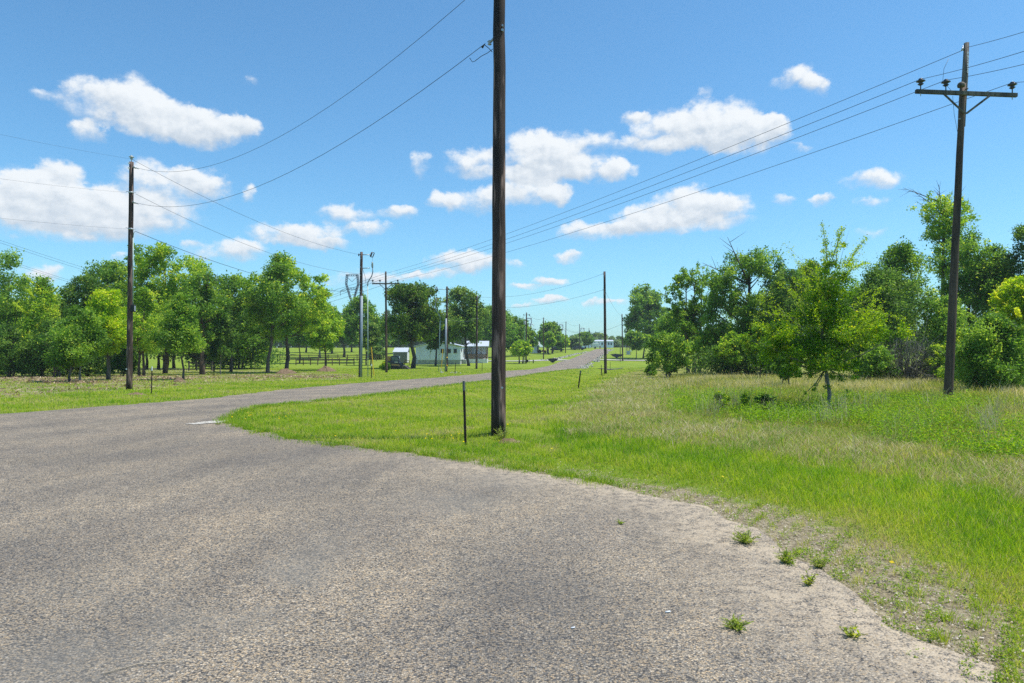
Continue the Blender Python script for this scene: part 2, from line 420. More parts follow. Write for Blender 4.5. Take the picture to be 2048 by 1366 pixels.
patch = m.ramp(m.noise(1.1, 6, v, .7), [(.42, (0, 0, 0)), (.56, (1, 1, 1))])
g = m.mix(m.math('ADD', m.math('MULTIPLY', sp.outputs[1], patch, True), m.math('SUBTRACT', sp.outputs[1], 1.0, True), True), g, dirt)
g = m.mix(.28, g, m.ramp(n3, [(.3, (.03, .06, .01)), (.7, (.30, .34, .10))]), 'OVERLAY')
m.bump(m.math('ADD', n3, m.math('MULTIPLY', n2, 2.0)), .8, .05)
M_ground = m.base(g, .95, .1)
structure(put('ground', me, None, M_ground, True))

def sheet(name, poly, lift, mat, step, ymax_step=None, colfn=None):
    px = np.array([p[0] for p in poly]); py = np.array([p[1] for p in poly])
    pts = list(poly); nb = len(poly)
    yy = py.min()
    rows = []
    while yy < py.max():
        s = step if ymax_step is None or yy < ymax_step else step * 4
        xs = np.arange(px.min(), px.max(), s)
        rows.append(np.stack([xs, np.full(len(xs), yy)], -1)); yy += s
    g_ = np.concatenate(rows) if rows else np.zeros((0, 2))
    if len(g_):
        ok = inside(g_[:, 0], g_[:, 1], poly)
        g_ = g_[ok]; d, _ = seg_dist(g_[:, 0], g_[:, 1], list(poly) + [poly[0]])
        g_ = g_[d > step * .3]
        pts += [tuple(map(float, q)) for q in g_]
    vs, es, fs, *_ = delaunay_2d_cdt([Vector(p) for p in pts], [], [list(range(nb))], 1, 1e-6)
    V = np.array([(p.x, p.y) for p in vs])
    z = tz(V[:, 0], V[:, 1]) + lift + .0004 * np.maximum(V[:, 1], 0)
    me = bpy.data.meshes.new(name)
    me.from_pydata([(float(a), float(b), float(c)) for (a, b), c in zip(V, z)], [], [f for f in fs])
    if me.polygons and sum(p.normal.z for p in me.polygons) < 0: me.flip_normals()
    if colfn is not None:
        a = me.attributes.new('col', 'FLOAT_COLOR', 'POINT'); c = np.ones((len(V), 4), np.float32); c[:, :3] = colfn(V[:, 0], V[:, 1])
        a.data.foreach_set('color', c.ravel())
    me.update()
    return structure(put(name, me, None, mat, True))
def road_masks(x, y):
    dark = np.zeros(len(x))
    for (px, py, r, k) in ((330, 905, 2.3, .5), (560, 905, 2.0, .6), (700, 915, 1.5, .3), (1080, 1190, .6, 1.0), (1160, 1220, .5, .8), (1000, 1110, .6, .4), (1100, 1330, .45, .7), (900, 1230, .4, .45), (60, 1120, 1.2, .6), (120, 1260, .8, .45), (860, 1330, .5, .5), (640, 1000, 1.3, .25), (1180, 1345, .35, .55)):
        a, b = ground(px, py); dark = np.maximum(dark, k * np.exp(-(((x - a) / r) ** 2 + ((y - b) / r * 1.1) ** 2)))
    d, _ = seg_dist(x, y, wa + [(2.75, 0), (2.9, -18)])
    dust = np.exp(-(d / .75) ** 2) * (.75 + .45 * bump(x, y, 3.1, .2)) * sm(12, 8, y)
    a, b = ground(1330, 1010); dust = np.maximum(dust, .9 * np.exp(-(((x - a + .15) / .6) ** 2 + ((y - b) / .35) ** 2)))
    flush = np.zeros(len(x))
    for (px, py, r, k) in ((585, 1140, .24, 1), (640, 1105, .22, 1), (690, 1075, .2, .8), (410, 1250, .35, .6), (120, 1345, .5, .7), (200, 1180, .5, .35), (900, 1010, .6, .5), (1000, 965, .6, .4)):
        a, b = ground(px, py); flush = np.maximum(flush, k * np.exp(-(((x - a) / r) ** 2 + ((y - b) / r) ** 2) ** 2))
    return np.stack([dark, np.clip(dust, 0, 1), flush], -1)
m = Mat('chip_seal'); v = m.co()
vo = m.n('ShaderNodeTexVoronoi', feature='F1'); vo.inputs['Scale'].default_value = 96; m.l(v, vo.inputs['Vector'])
sc_ = m.n('ShaderNodeSeparateColor'); m.l(vo.outputs['Color'], sc_.inputs[0])
chips = m.ramp(sc_.outputs[0], [(.0, (.06, .06, .064)), (.18, (.12, .12, .125)), (.36, (.24, .225, .205)), (.55, (.33, .29, .24)), (.70, (.42, .34, .24)), (.8, (.33, .325, .315)), (.92, (.50, .385, .25)), (1, (.62, .57, .50))])
gap = m.ramp(vo.outputs['Distance'], [(.40, (1, 1, 1)), (.78, (.26, .25, .235))])
c = m.mix(.85, chips, gap, 'MULTIPLY')
big = m.noise(.55, 5, v, .62); mid = m.noise(4.5, 5, v, .7)
c = m.mix(1.0, c, m.ramp(big, [(.32, (.86, .85, .84)), (.5, (1.02, 1.0, .97)), (.68, (1.16, 1.11, 1.03))]), 'MULTIPLY')
c = m.mix(1.0, c, m.ramp(mid, [(.3, (.78, .78, .79)), (.7, (1.18, 1.16, 1.12))]), 'MULTIPLY')
wet = m.noise(1.0, 4, m.co((1.3, .12, 1)), .6)
c = m.mix(1.0, c, m.ramp(wet, [(.34, (.88, .88, .89)), (.5, (1, 1, 1)), (.66, (1.09, 1.07, 1.05))]), 'MULTIPLY')
rg = m.n('ShaderNodeTexWave', wave_type='RINGS', rings_direction='Z'); rg.inputs['Scale'].default_value = .16; rg.inputs['Distortion'].default_value = 1.6; rg.inputs['Detail'].default_value = 3; rg.inputs['Detail Scale'].default_value = .6
mp_ = m.n('ShaderNodeMapping'); mp_.inputs['Location'].default_value = (-7.5, -2.5, 0); m.l(v, mp_.inputs[0]); m.l(mp_.outputs[0], rg.inputs['Vector'])
c = m.mix(1.0, c, m.ramp(rg.outputs['Fac'], [(.15, (.93, .93, .94)), (.5, (1, 1, 1)), (.85, (1.07, 1.055, 1.03))]), 'MULTIPLY')   # faint turning tracks
at_ = m.n('ShaderNodeAttribute', attribute_name='col'); sp = m.n('ShaderNodeSeparateColor'); m.l(at_.outputs['Color'], sp.inputs[0])
c = m.mix(m.math('MULTIPLY', sp.outputs[2], .8), c, m.mix(m.math('MULTIPLY', mid, .5), (.21, .20, .18), c))
c = m.mix(m.math('MULTIPLY', sp.outputs[0], m.math('MULTIPLY', mid, 1.6), True), c, m.mix(.55, c, (.05, .052, .058)))
dm = m.math('MULTIPLY', sp.outputs[1], m.ramp(m.math('ADD', m.noise(9, 5, v, .7), m.math('MULTIPLY', sc_.outputs[1], .25)), [(.5, (0, 0, 0)), (.72, (1, 1, 1))]))
c = m.mix(1.0, c, (.875, .855, .815), 'MULTIPLY'); c = m.mix(dm, c, (.47, .38, .27))
m.bump(vo.outputs['Distance'], .6, .007)
m.t.nodes[-1].invert = True
M_road = m.base(c, .8, .3)
sheet('road', ROADP, .014, M_road, .42, 26, road_masks)

m = Mat('pale_gravel'); v = m.co(); vo = m.n('ShaderNodeTexVoronoi'); vo.inputs['Scale'].default_value = 30; m.l(v, vo.inputs['Vector'])
sc_ = m.n('ShaderNodeSeparateColor'); m.l(vo.outputs['Color'], sc_.inputs[0])
M_gravel = m.base(m.ramp(sc_.outputs[0], [(0, (.26, .24, .20)), (.5, (.40, .37, .32)), (1, (.58, .55, .50))]), .9, .2)
m.bump(vo.outputs['Distance'], .8, .02)
def wobble(pts, n=5, a=.05):
    out = []; rng = np.random.default_rng(11)
    for i in range(len(pts)):
        p, q = np.array(pts[i]), np.array(pts[(i + 1) % len(pts)])
        for k in range(n):
            w = p + (q - p) * k / n + rng.normal(0, a, 2); out.append((float(w[0]), float(w[1])))
    return out
sheet('gravel_patch', wobble(wpoly([(368, 850.5), (395, 847), (425, 844), (455, 842.5), (458, 845), (440, 847.5), (410, 850), (385, 851.5)]), 5, .03), .024, M_gravel, .5)
M_drive = plain('driveway_gravel', (.36, .345, .31), .9, .2, 0, .2, 3)
def strip(px_pts, wd):
    c = [ground(*p) for p in px_pts]; L = []; R = []
    for i, (x, y) in enumerate(c):
        a = np.array(c[max(0, i - 1)]); b = np.array(c[min(len(c) - 1, i + 1)]); t = (b - a) / np.hypot(*(b - a)); n_ = np.array((-t[1], t[0])) * wd / 2
        L.append((x + n_[0], y + n_[1])); R.append((x - n_[0], y - n_[1]))
    return [tuple(map(float, q)) for q in L + R[::-1]]
sheet('driveway', strip([(960, 722.5), (1040, 722.2), (1090, 721), (1132, 720.3)], 5.0), .03, M_drive, 3)
sheet('driveway', strip([(1196, 719.5), (1230, 720.5), (1262, 721.2), (1300, 721.5)], 5.5), .03, M_drive, 3)

# ---------------------------------------------------------------- grass and other ground cover
def field(n, d0, d1, a0=-50, a1=50, seed=1):
    r = np.random.default_rng(seed)
    d = d0 * (d1 / d0) ** r.random(n); a = np.radians(a0 + (a1 - a0) * r.random(n))
    return d * np.sin(a), d * np.cos(a), d, r
def blades(name, x, y, h, w, lean, col, r, mat, tipcol=1.25, z0=None):
    n = len(x); a = r.random(n) * 6.283; fa = r.random(n) * 6.283
    z = (tz(x, y) if z0 is None else z0) - .01
    lx, ly = np.cos(a) * lean * h, np.sin(a) * lean * h
    up = h * np.sqrt(np.maximum(.02, 1 - lean ** 2 * .9))
    wx, wy = np.cos(fa) * w / 2, np.sin(fa) * w / 2
    V = np.zeros((n, 5, 3))
    V[:, 0] = np.stack([x - wx, y - wy, z], -1); V[:, 1] = np.stack([x + wx, y + wy, z], -1)
    mx, my, mz = x + lx * .35, y + ly * .35, z + up * .6
    V[:, 2] = np.stack([mx + wx * .8, my + wy * .8, mz], -1); V[:, 3] = np.stack([mx - wx * .8, my - wy * .8, mz], -1)
    V[:, 4] = np.stack([x + lx, y + ly, z + up], -1)
    b = (np.arange(n) * 5)[:, None, None]
    Fc = (np.array([[0, 1, 2], [0, 2, 3], [3, 2, 4]])[None] + b).reshape(-1, 3)
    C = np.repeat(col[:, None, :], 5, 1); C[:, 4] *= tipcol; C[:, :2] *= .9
    return put(name, mesh_np(name, V.reshape(-1, 3), Fc, C.reshape(-1, 3)), None, mat)
def leaves_mesh(name, C, U, W, s, col, asp=.5):
    n = len(C); s = s[:, None]
    V = np.stack([C - U * s, C + W * s * asp, C + U * s, C - W * s * asp], 1).reshape(-1, 3)
    return mesh_np(name, V, np.arange(n * 4).reshape(n, 4), np.repeat(col, 4, 0))
def rand_frames(n, r, up=.6):
    N = r.normal(size=(n, 3)); N /= np.linalg.norm(N, axis=1)[:, None]; N[:, 2] += up; N /= np.linalg.norm(N, axis=1)[:, None]
    T = r.normal(size=(n, 3)); U = np.cross(N, T); U /= np.linalg.norm(U, axis=1)[:, None] + 1e-9
    return U, np.cross(N, U)
def lerpc(t, *cs):
    cs = np.array(cs); t = np.clip(t, 0, .9999) * (len(cs) - 1); i = t.astype(int); f = (t - i)[:, None]
    return cs[i] * (1 - f) + cs[i + 1] * f

x, y, d, r = field(900000, 2.9, 95, seed=2)
keep = ~inside(x, y, ROADP)
ta, th, so = regions(x, y)
dE, _ = seg_dist(x, y, wa + [(2.75, 0)])
dN, _ = seg_dist(x, y, wn)
clump = .5 + .5 * bump(x, y, 2.7, .9)
sc_c = bump(x, y, 12.0, .4)
edge = np.where((x > .6) & (y < 11), np.maximum(sm(.45, 1.25, dE + .25 * (clump - .5) + .28 * sc_c), .75 * (sc_c > .42) * sm(.02, .2, dE)), sm(0, .25, np.minimum(dE, dN)))
pk = np.where(ta, 0, np.where(th, .62, np.where(so, .30 + .5 * (bump(x, y, .9, 2.2) > .0), 1.0))) * (.07 + .93 * edge)
pk *= np.where((x - .2) ** 2 + (y - 13.0) ** 2 < .16, .25, 1.0)
keep &= r.random(len(x)) < pk
x, y, d, e, th_, cl = x[keep], y[keep], d[keep], edge[keep], th[keep], clump[keep]
n = len(x)
strip_ = sm(.8, 2.0, seg_dist(x, y, wa)[0]) * (x > 0.8) * (y < 16)
tuft = np.clip(bump(x, y, 1.4, 3.3) + .6 * bump(x, y, 4.7, 1.2), -1, 1)
h = (.055 + .05 * r.random(n) + .045 * np.maximum(tuft, 0) + .055 * strip_ * (.6 + .6 * r.random(n))) * (.45 + .55 * e) * (.8 + .4 * cl)
t = .50 + .30 * bump(x, y, .55, 1.1) + .17 * bump(x, y, 2.9, .5) - .16 * tuft + .16 * r.normal(size=n) - .22 * strip_ + .16 * (1 - e)
col = lerpc(t + .06, (.085, .21, .012), (.18, .32, .020), (.30, .40, .030), (.42, .44, .06), (.50, .45, .17))
dryb = r.random(n) < (.05 + .3 * th_ + .10 * (1 - e) + .34 * (tuft < -.42) * (1 - strip_)); col[dryb] = np.array((.38, .31, .16)) * (.7 + .5 * r.random((dryb.sum(), 1)))
o = blades('lawn_grass', x, y, h, np.maximum(.0036, .0006 * d) * (.7 + .6 * r.random(n)), .25 + .5 * r.random(n), col, r, M_grass)
structure(o, 'stuff'); o['label'] = 'bright green mown grass on the verges of the road'

x, y, d, r = field(260000, 11, 60, 6, 52, seed=3)
ta, th, so = regions(x, y); keep = ta & (r.random(len(x)) < .9); x, y, d = x[keep], y[keep], d[keep]; n = len(x)
pat = np.clip(.5 + .6 * bump(x, y, .42, 2.4) + .35 * bump(x, y, 1.1, .3), 0, 1); pat2 = .5 + .5 * bump(x, y, 1.7, .6)
front = seg_dist(x, y, P_THATCH)[0]
h = (.14 + .26 * r.random(n) ** 1.6 + .14 * pat) * (.4 + .6 * sm(0, 2.5, front)) * (.55 + .45 * sm(19, 25, d)) * (.35 + .65 * sm(.3, 1.8, np.minimum(np.hypot(x - 12.45, y - 19.2), np.hypot(x - 8.5, y - 18.2))))
t = .12 + .55 * pat + .25 * (pat2 - .5) + .22 * r.normal(size=n) + .30 * sm(21, 33, d) - .10
col = lerpc(t, (.10, .18, .016), (.18, .25, .025), (.28, .30, .045), (.43, .385, .12), (.58, .50, .28))
o = blades('meadow_grass', x, y, h, np.maximum(.004, .00055 * d) * (.6 + .6 * r.random(n)), .2 + .55 * r.random(n), col, r, M_grass, 1.35)
structure(o, 'stuff'); o['label'] = 'tall olive and straw coloured meadow grass in front of the woods'

x, y, d, r = field(190000, 6, 60, 0, 50, seed=4)
ta, th, so = regions(x, y); edge2 = bump(x, y, 1.3, .7)
keep = th & (r.random(len(x)) < np.clip(.5 + .9 * edge2 + .5 * bump(x, y, 3.1, .3), .06, 1)); x, y, d = x[keep], y[keep], d[keep]; n = len(x)
t = .40 + .30 * bump(x, y, .8, 2.0) + .26 * r.normal(size=n)
col = lerpc(t, (.13, .25, .02), (.24, .30, .05), (.40, .35, .14), (.52, .44, .25), (.64, .58, .42))
o = blades('cut_grass', x, y, .08 + .18 * r.random(n), np.maximum(.004, .0006 * d) * (.6 + .5 * r.random(n)), np.clip(.78 + .22 * r.random(n), 0, 1), col, r, M_dry, 1.1, tz(x, y) + .07 * r.random(n))
structure(o, 'stuff'); o['label'] = 'pale cut grass lying in a band along the meadow edge'

# ragged fringe of longer grass hanging over the asphalt edge
def fringe(pts, n, seed, sc, k0, k1):
    r = np.random.default_rng(seed); p_ = np.array(pts); k = k0 + r.random(n) * (k1 - k0); i = k.astype(int).clip(0, len(p_) - 2); f = (k - i)[:, None]
    return p_[i] * (1 - f) + p_[i + 1] * f + r.normal(size=(n, 2)) * sc, r
e1, r = fringe(wn, 15000, 51, .13, 0, 10.9); e2, r2 = fringe(wa, 15000, 52, .12, 0, 9.5)
e3 = np.concatenate([e1, e2]); x, y = e3[:, 0], e3[:, 1]; c_ = bump(x, y, 3.3, .8) + .7 * bump(x, y, 9.1, 2.0); keep = c_ > r.normal(size=len(x)) * .35 - .1
x, y, c_ = x[keep], y[keep], c_[keep]; n = len(x); d = np.hypot(x, y)
o = blades('edge_grass', x, y, (.06 + .10 * r.random(n)) * (.8 + .5 * np.clip(c_, 0, 1)), np.maximum(.004, .0006 * d) * (.7 + .6 * r.random(n)), .25 + .6 * r.random(n), lerpc(np.clip(.45 + .25 * r.normal(size=n), 0, 1), (.07, .17, .012), (.15, .29, .02), (.28, .38, .03), (.42, .42, .10)), r, M_grass)
structure(o, 'stuff'); o['label'] = 'ragged longer grass fringing the asphalt edge'
# tall dead stalks and seed heads standing in clumps
x, y, d, r = field(90000, 11, 42, 6, 50, seed=14)
ta, th, so = regions(x, y); c_ = bump(x, y, 1.5, 1.1) + .6 * bump(x, y, 4.3, .2)
keep = (ta | (th & (r.random(len(x)) < .12))) & (c_ > .55) & (r.random(len(x)) < .75); x, y, d = x[keep], y[keep], d[keep]; n = len(x)
o = blades('seed_stalks', x, y, .35 + .45 * r.random(n), np.maximum(.003, .00034 * d) * (.6 + .6 * r.random(n)), .15 + .5 * r.random(n), lerpc(np.clip(.5 + .4 * bump(x, y, .7, 3.0) + .25 * r.normal(size=n), 0, 1), (.16, .17, .05), (.32, .29, .12), (.50, .44, .26), (.56, .52, .38)), r, M_dry, 1.15)
structure(o, 'stuff'); o['label'] = 'tall grey straw coloured seed stalks standing in clumps in the meadow'
# low broad-leaved weeds in the meadow front and along the asphalt
def weedfield(name, label, n, d0, d1, a0, a1, keepfn, hfn, lsize, cols, seed):
    x, y, d, r = field(n, d0, d1, a0, a1, seed)
    k = keepfn(x, y, r); x, y, d = x[k], y[k], d[k]; n = len(x)
    per = 9
    X = np.repeat(x, per); Y = np.repeat(y, per); D = np.repeat(d, per); H = np.repeat(hfn(x, y, r), per); N = len(X)
    f = r.random(N); a = r.random(N) * 6.283; rad = H * .45 * np.sqrt(r.random(N))
    C = np.stack([X + rad * np.cos(a), Y + rad * np.sin(a), tz(X, Y) + H * (.15 + .85 * f)], -1)
    U, W = rand_frames(N, r, .9)
    col = lerpc(.5 + .3 * r.normal(size=N) + .15 * (f - .5), *cols)
    o = put(name, leaves_mesh(name, C, U, W, np.maximum(lsize, .0011 * D) * (.6 + .7 * r.random(N)), col, .42), None, M_leaf)
    structure(o, 'stuff'); o['label'] = label
GRN = ((.08, .21, .012), (.16, .31, .018), (.26, .38, .03))
def k1(x, y, r):
    ta, th, so = regions(x, y); p = bump(x, y, .8, 1.9); return ta & (r.random(len(x)) < np.where(p > -.12, .95, .15)) & (y < 26)
weedfield('meadow_weeds', 'bright green leafy weeds among the tall meadow grass', 26000, 11, 26, 8, 50, k1, lambda x, y, r: .14 + .30 * r.random(len(x)), .022, GRN, 5)
def k2(x, y, r):
    dd, _ = seg_dist(x, y, wa + [(2.75, 0)]); ins = inside(x, y, ROADP); c = bump(x, y, 11.0, .7) + .35 * bump(x, y, 3.1, .2)
    return ((~ins) | ((dd < .2) & (c > .5))) & (dd < 1.9) & (x > .3) & (r.random(len(x)) < np.where(c > .22, .95, .05 + .25 * sm(.6, 1.3, dd)) * sm(-.2, .12, np.where(ins, -dd, dd))) & (y < 11)
weedfield('verge_weeds', 'low leafy weeds creeping in along the asphalt edge', 42000, 3, 11, 0, 50, k2, lambda x, y, r: .02 + .06 * r.random(len(x)), .0085, ((.10, .21, .015), (.20, .32, .02), (.36, .40, .06)), 6)
def k3(x, y, r):
    dd, _ = seg_dist(x, y, wa); return (~inside(x, y, ROADP)) & (dd < .9) & (x < 1.6) & (r.random(len(x)) < .5 + .4 * bump(x, y, 2.6, .2))
weedfield('clover', 'low bright clover where the verge meets the asphalt', 9000, 7, 18, -30, 14, k3, lambda x, y, r: .03 + .07 * r.random(len(x)), .010, GRN, 8)
P_BRUSH = wpoly([(-300, 757), (0, 752), (130, 748), (300, 739), (440, 741), (560, 744), (700, 750), (700, 756), (520, 757), (420, 757), (300, 762), (150, 768), (0, 766), (-300, 775)])
# brush debris on the cleared ground at the left
x, y, d, r = field(60000, 20, 62, -50, -12, seed=9)
ta, th, so = regions(x, y); br = inside(*jit(x, y, .6), P_BRUSH); keep = (br & (r.random(len(x)) < .25 + .75 * (bump(x, y, .55, 1.2) > 0))) | (so & (r.random(len(x)) < .10)); x, y, d = x[keep], y[keep], d[keep]; n = len(x)
pile = np.exp(-((x + 20) / 9) ** 2) * .0 + .16 * np.clip(bump(x, y, .55, 1.2), 0, 1) * sm(30, 45, d)
C = np.stack([x, y, tz(x, y) + .02 + pile * r.random(n)], -1); U, W = rand_frames(n, r, 1.2)
o = put('brush_debris', leaves_mesh('brush_debris', C, U, W, (.04 + .12 * r.random(n)), lerpc(r.random(n), (.07, .045, .03), (.19, .125, .08), (.36, .26, .16), (.55, .44, .30)), .28), None, M_dry)
structure(o, 'stuff'); o['label'] = 'brown mulched brush strewn under the cleared trees'
# loose stone gathered along the ragged edge of the asphalt
r = np.random.default_rng(41); n = 5200; k = r.random(n) * (len(wa) - 6) + 5; i = k.astype(int).clip(0, len(wa) - 2); f = (k - i)[:, None]; wa_ = np.array(wa)
p = wa_[i] * (1 - f) + wa_[i + 1] * f + r.normal(size=(n, 2)) * np.array([.38, .30]) + np.array([.12, .05]); q = (.003 + .007 * r.random(n) ** 2)
ang = r.random(n) * 6.283; ca, sa = np.cos(ang) * q, np.sin(ang) * q; zz = tz(p[:, 0], p[:, 1]) + .012; hh = q * (.5 + .6 * r.random(n))
V = np.stack([np.stack([p[:, 0] + ca, p[:, 1] + sa, zz], -1), np.stack([p[:, 0] - sa, p[:, 1] + ca, zz], -1), np.stack([p[:, 0] - ca, p[:, 1] - sa, zz], -1), np.stack([p[:, 0] + sa, p[:, 1] - ca, zz], -1), np.stack([p[:, 0] + .2 * ca, p[:, 1] + .2 * sa, zz + hh], -1)], 1)
Fc = (np.array([[0, 1, 4], [1, 2, 4], [2, 3, 4], [3, 0, 4]])[None] + (np.arange(n) * 5)[:, None, None]).reshape(-1, 3)
m = Mat('loose_stone'); a_ = m.n('ShaderNodeAttribute', attribute_name='col'); M_stone = m.base(a_.outputs['Color'], .85, .2)
o = put('loose_gravel', mesh_np('loose_gravel', V.reshape(-1, 3), Fc, np.repeat(lerpc(r.random(n), (.12, .12, .125), (.30, .26, .21), (.42, .35, .26), (.52, .47, .40)), 5, 0)), None, M_stone)
structure(o, 'stuff'); o['label'] = 'loose stones gathered along the ragged asphalt edge'
# yellow flowers
fx = []; r = np.random.default_rng(12)
for (px, py, n, s) in ((885, 888, 8, .25), (905, 880, 4, .2), (470, 838, 26, .7), (530, 842, 14, .6), (1000, 905, 5, .8), (620, 870, 8, 1.0), (800, 880, 8, 1.2), (1580, 985, 3, .6), (1785, 1165, 1, .02)):
    a, b = ground(px, py); fx.append(np.stack([a + s * r.normal(size=n), b + s * r.normal(size=n)], -1))
fx = np.concatenate(fx); fx = fx[~inside(fx[:, 0], fx[:, 1], ROADP)]; n = len(fx); C = np.stack([fx[:, 0], fx[:, 1], tz(fx[:, 0], fx[:, 1]) + .10 + .04 * r.random(n)], -1)
U, W = rand_frames(n, r, 2.0)
o = put('yellow_wildflowers', leaves_mesh('yellow_wildflowers', C, U, W, np.full(n, .02), np.tile((.75, .58, .02), (n, 1)), .9), None, M_leaf)
structure(o, 'stuff'); o['label'] = 'small yellow wildflowers dotted in the mown verge'

# ---------------------------------------------------------------- trees and shrubs
PAL = {
 'mid':   ((.022, .060, .010), (.060, .135, .018), (.125, .20, .030), (.20, .26, .04), .04),
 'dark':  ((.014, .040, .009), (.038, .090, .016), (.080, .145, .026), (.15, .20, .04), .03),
 'blue':  ((.022, .055, .012), (.058, .115, .024), (.115, .175, .040), (.17, .21, .05), .03),
 'light': ((.040, .095, .010), (.095, .185, .018), (.19, .265, .030), (.34, .36, .05), .08),
 'lime':  ((.055, .120, .008), (.130, .225, .014), (.25, .315, .024), (.44, .42, .04), .16),
 'gold':  ((.030, .080, .010), (.085, .170, .016), (.20, .27, .025), (.62, .52, .04), .22),
 'rust':  ((.035, .070, .012), (.085, .135, .022), (.16, .20, .035), (.26, .17, .06), .14),
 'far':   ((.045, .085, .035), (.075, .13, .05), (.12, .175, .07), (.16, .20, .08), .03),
}
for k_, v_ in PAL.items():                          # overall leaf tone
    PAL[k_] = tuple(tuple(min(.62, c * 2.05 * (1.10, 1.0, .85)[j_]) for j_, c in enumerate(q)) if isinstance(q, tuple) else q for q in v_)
PAL['gold'] = ((.045, .125, .010), (.13, .27, .016), (.27, .41, .025), (.44, .47, .03), .14); PAL['rust'] = ((.035, .085, .012), (.09, .18, .022), (.18, .27, .035), (.26, .20, .06), .05)
PROF = {
 'oval': lambda t: np.sin(np.pi * (t * .86 + .09)) ** .65,
 'round': lambda t: np.sqrt(np.clip(1 - (2 * t - 1) ** 2, .06, 1)),
 'cone': lambda t: (1 - t) ** .75 * .95 + .10,
 'vase': lambda t: .30 + .72 * np.sin(np.pi * np.clip(t * .72 + .12, 0, 1)),
 'bush': lambda t: np.clip(1.02 - .75 * t ** 2.2, .15, 1),
 'tall': lambda t: .42 + .58 * np.sin(np.pi * np.clip(t * .9 + .05, 0, 1)),
}
tree_seed = [100]
def tree(label, x, base, top, cw, cb, D=None, kind='oval', pal='mid', n=7000, leaf=None, name='tree', group=None, cat='tree',
         lean=0.0, trunks=1, tr=None, bark=None, K=None, shoots=0, bare=0, spread=.30, trunk_lean=0.0, forks=.5, ysq=1.0, tw=None, lobes=None, sprays=()):
    tree_seed[0] += 1; r = np.random.default_rng(tree_seed[0])
    if D is None: gx_, D = ground(x, base)
    X = (x - CX) * D / F; g = gz(X, D); s = D / F
    n = int(n * 1.5); spread = spread + .04
    if group == 'trees of the wood on the left' and D >= 50 and kind != 'bush': cb = cb + 10
    H = EYE - (top - HY) * s - g; zb = max(EYE - (cb - HY) * s - g, .05); R = cw * s / 2; cx = lean * s
    leaf = leaf or max(.05, .0019 * D); tr = .82 * (tr or max(.05, .019 * H))
    bark = bark or M_bark
    e = thing(name, label, cat, (X, D, g), group)
    K = K or int(np.clip(26 + 9 * R, 18, 75))
    if R > .6: K = int(K * 2.1); spread *= .70; forks *= .5
    u = r.random(K); t = r.random(K) ** .9; a = r.random(K) * 6.283
    ph = r.random(4) * 6.283
    irr = 1 + .20 * np.sin(2 * a + ph[0] + 3 * t) + .14 * np.sin(3 * a + ph[1] - 5 * t) + .10 * np.sin(7 * t + ph[2])
    rad = R * PROF[kind](t) * irr * u ** .42 * .86
    cen = np.stack([cx * (.35 + .65 * t) + rad * np.cos(a), ysq * rad * np.sin(a), zb + (H - zb) * (.06 + .88 * t)], -1)
    rc = spread * R * (.55 + .75 * r.random(K)) * (.65 + .45 * PROF[kind](t))
    if lobes:
        lb = np.array(lobes, float); pr = lb[:, 2] * lb[:, 3]; li = r.choice(len(lb), K, p=pr / pr.sum())
        dv_ = r.normal(size=(K, 3)); dv_ /= np.linalg.norm(dv_, axis=1)[:, None]; dv_ *= (u ** .4)[:, None] * .82
        lx_ = (lb[li, 0] - x) * s; lz_ = EYE - (lb[li, 1] - HY) * s - g; rx_ = lb[li, 2] * s; rz_ = lb[li, 3] * s
        dep = (r.random(K) - .5) * R * .7
        cen = np.stack([lx_ + rx_ * dv_[:, 0], dep + ysq * rx_ * dv_[:, 1], lz_ + rz_ * dv_[:, 2]], -1)
        rc = np.minimum(rx_, rz_) * spread * 1.5 * (.55 + .7 * r.random(K))
    rc = np.minimum(rc, np.maximum(cen[:, 2] - zb * .75, .18 * R) + .12 * R)
    wgt = rc ** 2; cnt = np.maximum(6, (n * wgt / wgt.sum()).astype(int))
    ci = np.repeat(np.arange(K), cnt); N = len(ci)
    dirs = r.normal(size=(N, 3)); dirs /= np.linalg.norm(dirs, axis=1)[:, None]
    q = rc[ci][:, None] * dirs * (r.random(N) ** .45)[:, None] * np.array([1.05, 1.05, .92]) * (.75 + .5 * r.random((N, 1)))
    P = cen[ci] + q
    # ragged tips: some leaves follow short twigs that stick out of the clump
    tipm = r.random(N) < .16; P[tipm] += dirs[tipm] * rc[ci][tipm][:, None] * (.5 * r.random((tipm.sum(), 1))) + np.array([0, 0, .12]) * rc[ci][tipm][:, None]
    U, W = rand_frames(N, r, .55)
    dk, md, lt, ac, pac = [np.array(c) for c in PAL[pal]]
    ctone = r.normal(size=K) * .24
    tone = np.clip(.46 + ctone[ci] + .20 * r.normal(size=N), 0, 1)
    col = lerpc(tone, dk, md, lt)
    hi = np.clip((P[:, 2] - zb) / max(H - zb, .1), 0, 1)
    pac = pac * .6
    am = r.random(N) < pac * (.3 + 1.4 * (ctone[ci] > .02)) * (.5 + hi); col[am] = ac * (.75 + .5 * r.random((am.sum(), 1)))
    L = leaf * (.55 + .75 * r.random(N))
    tb = MB()
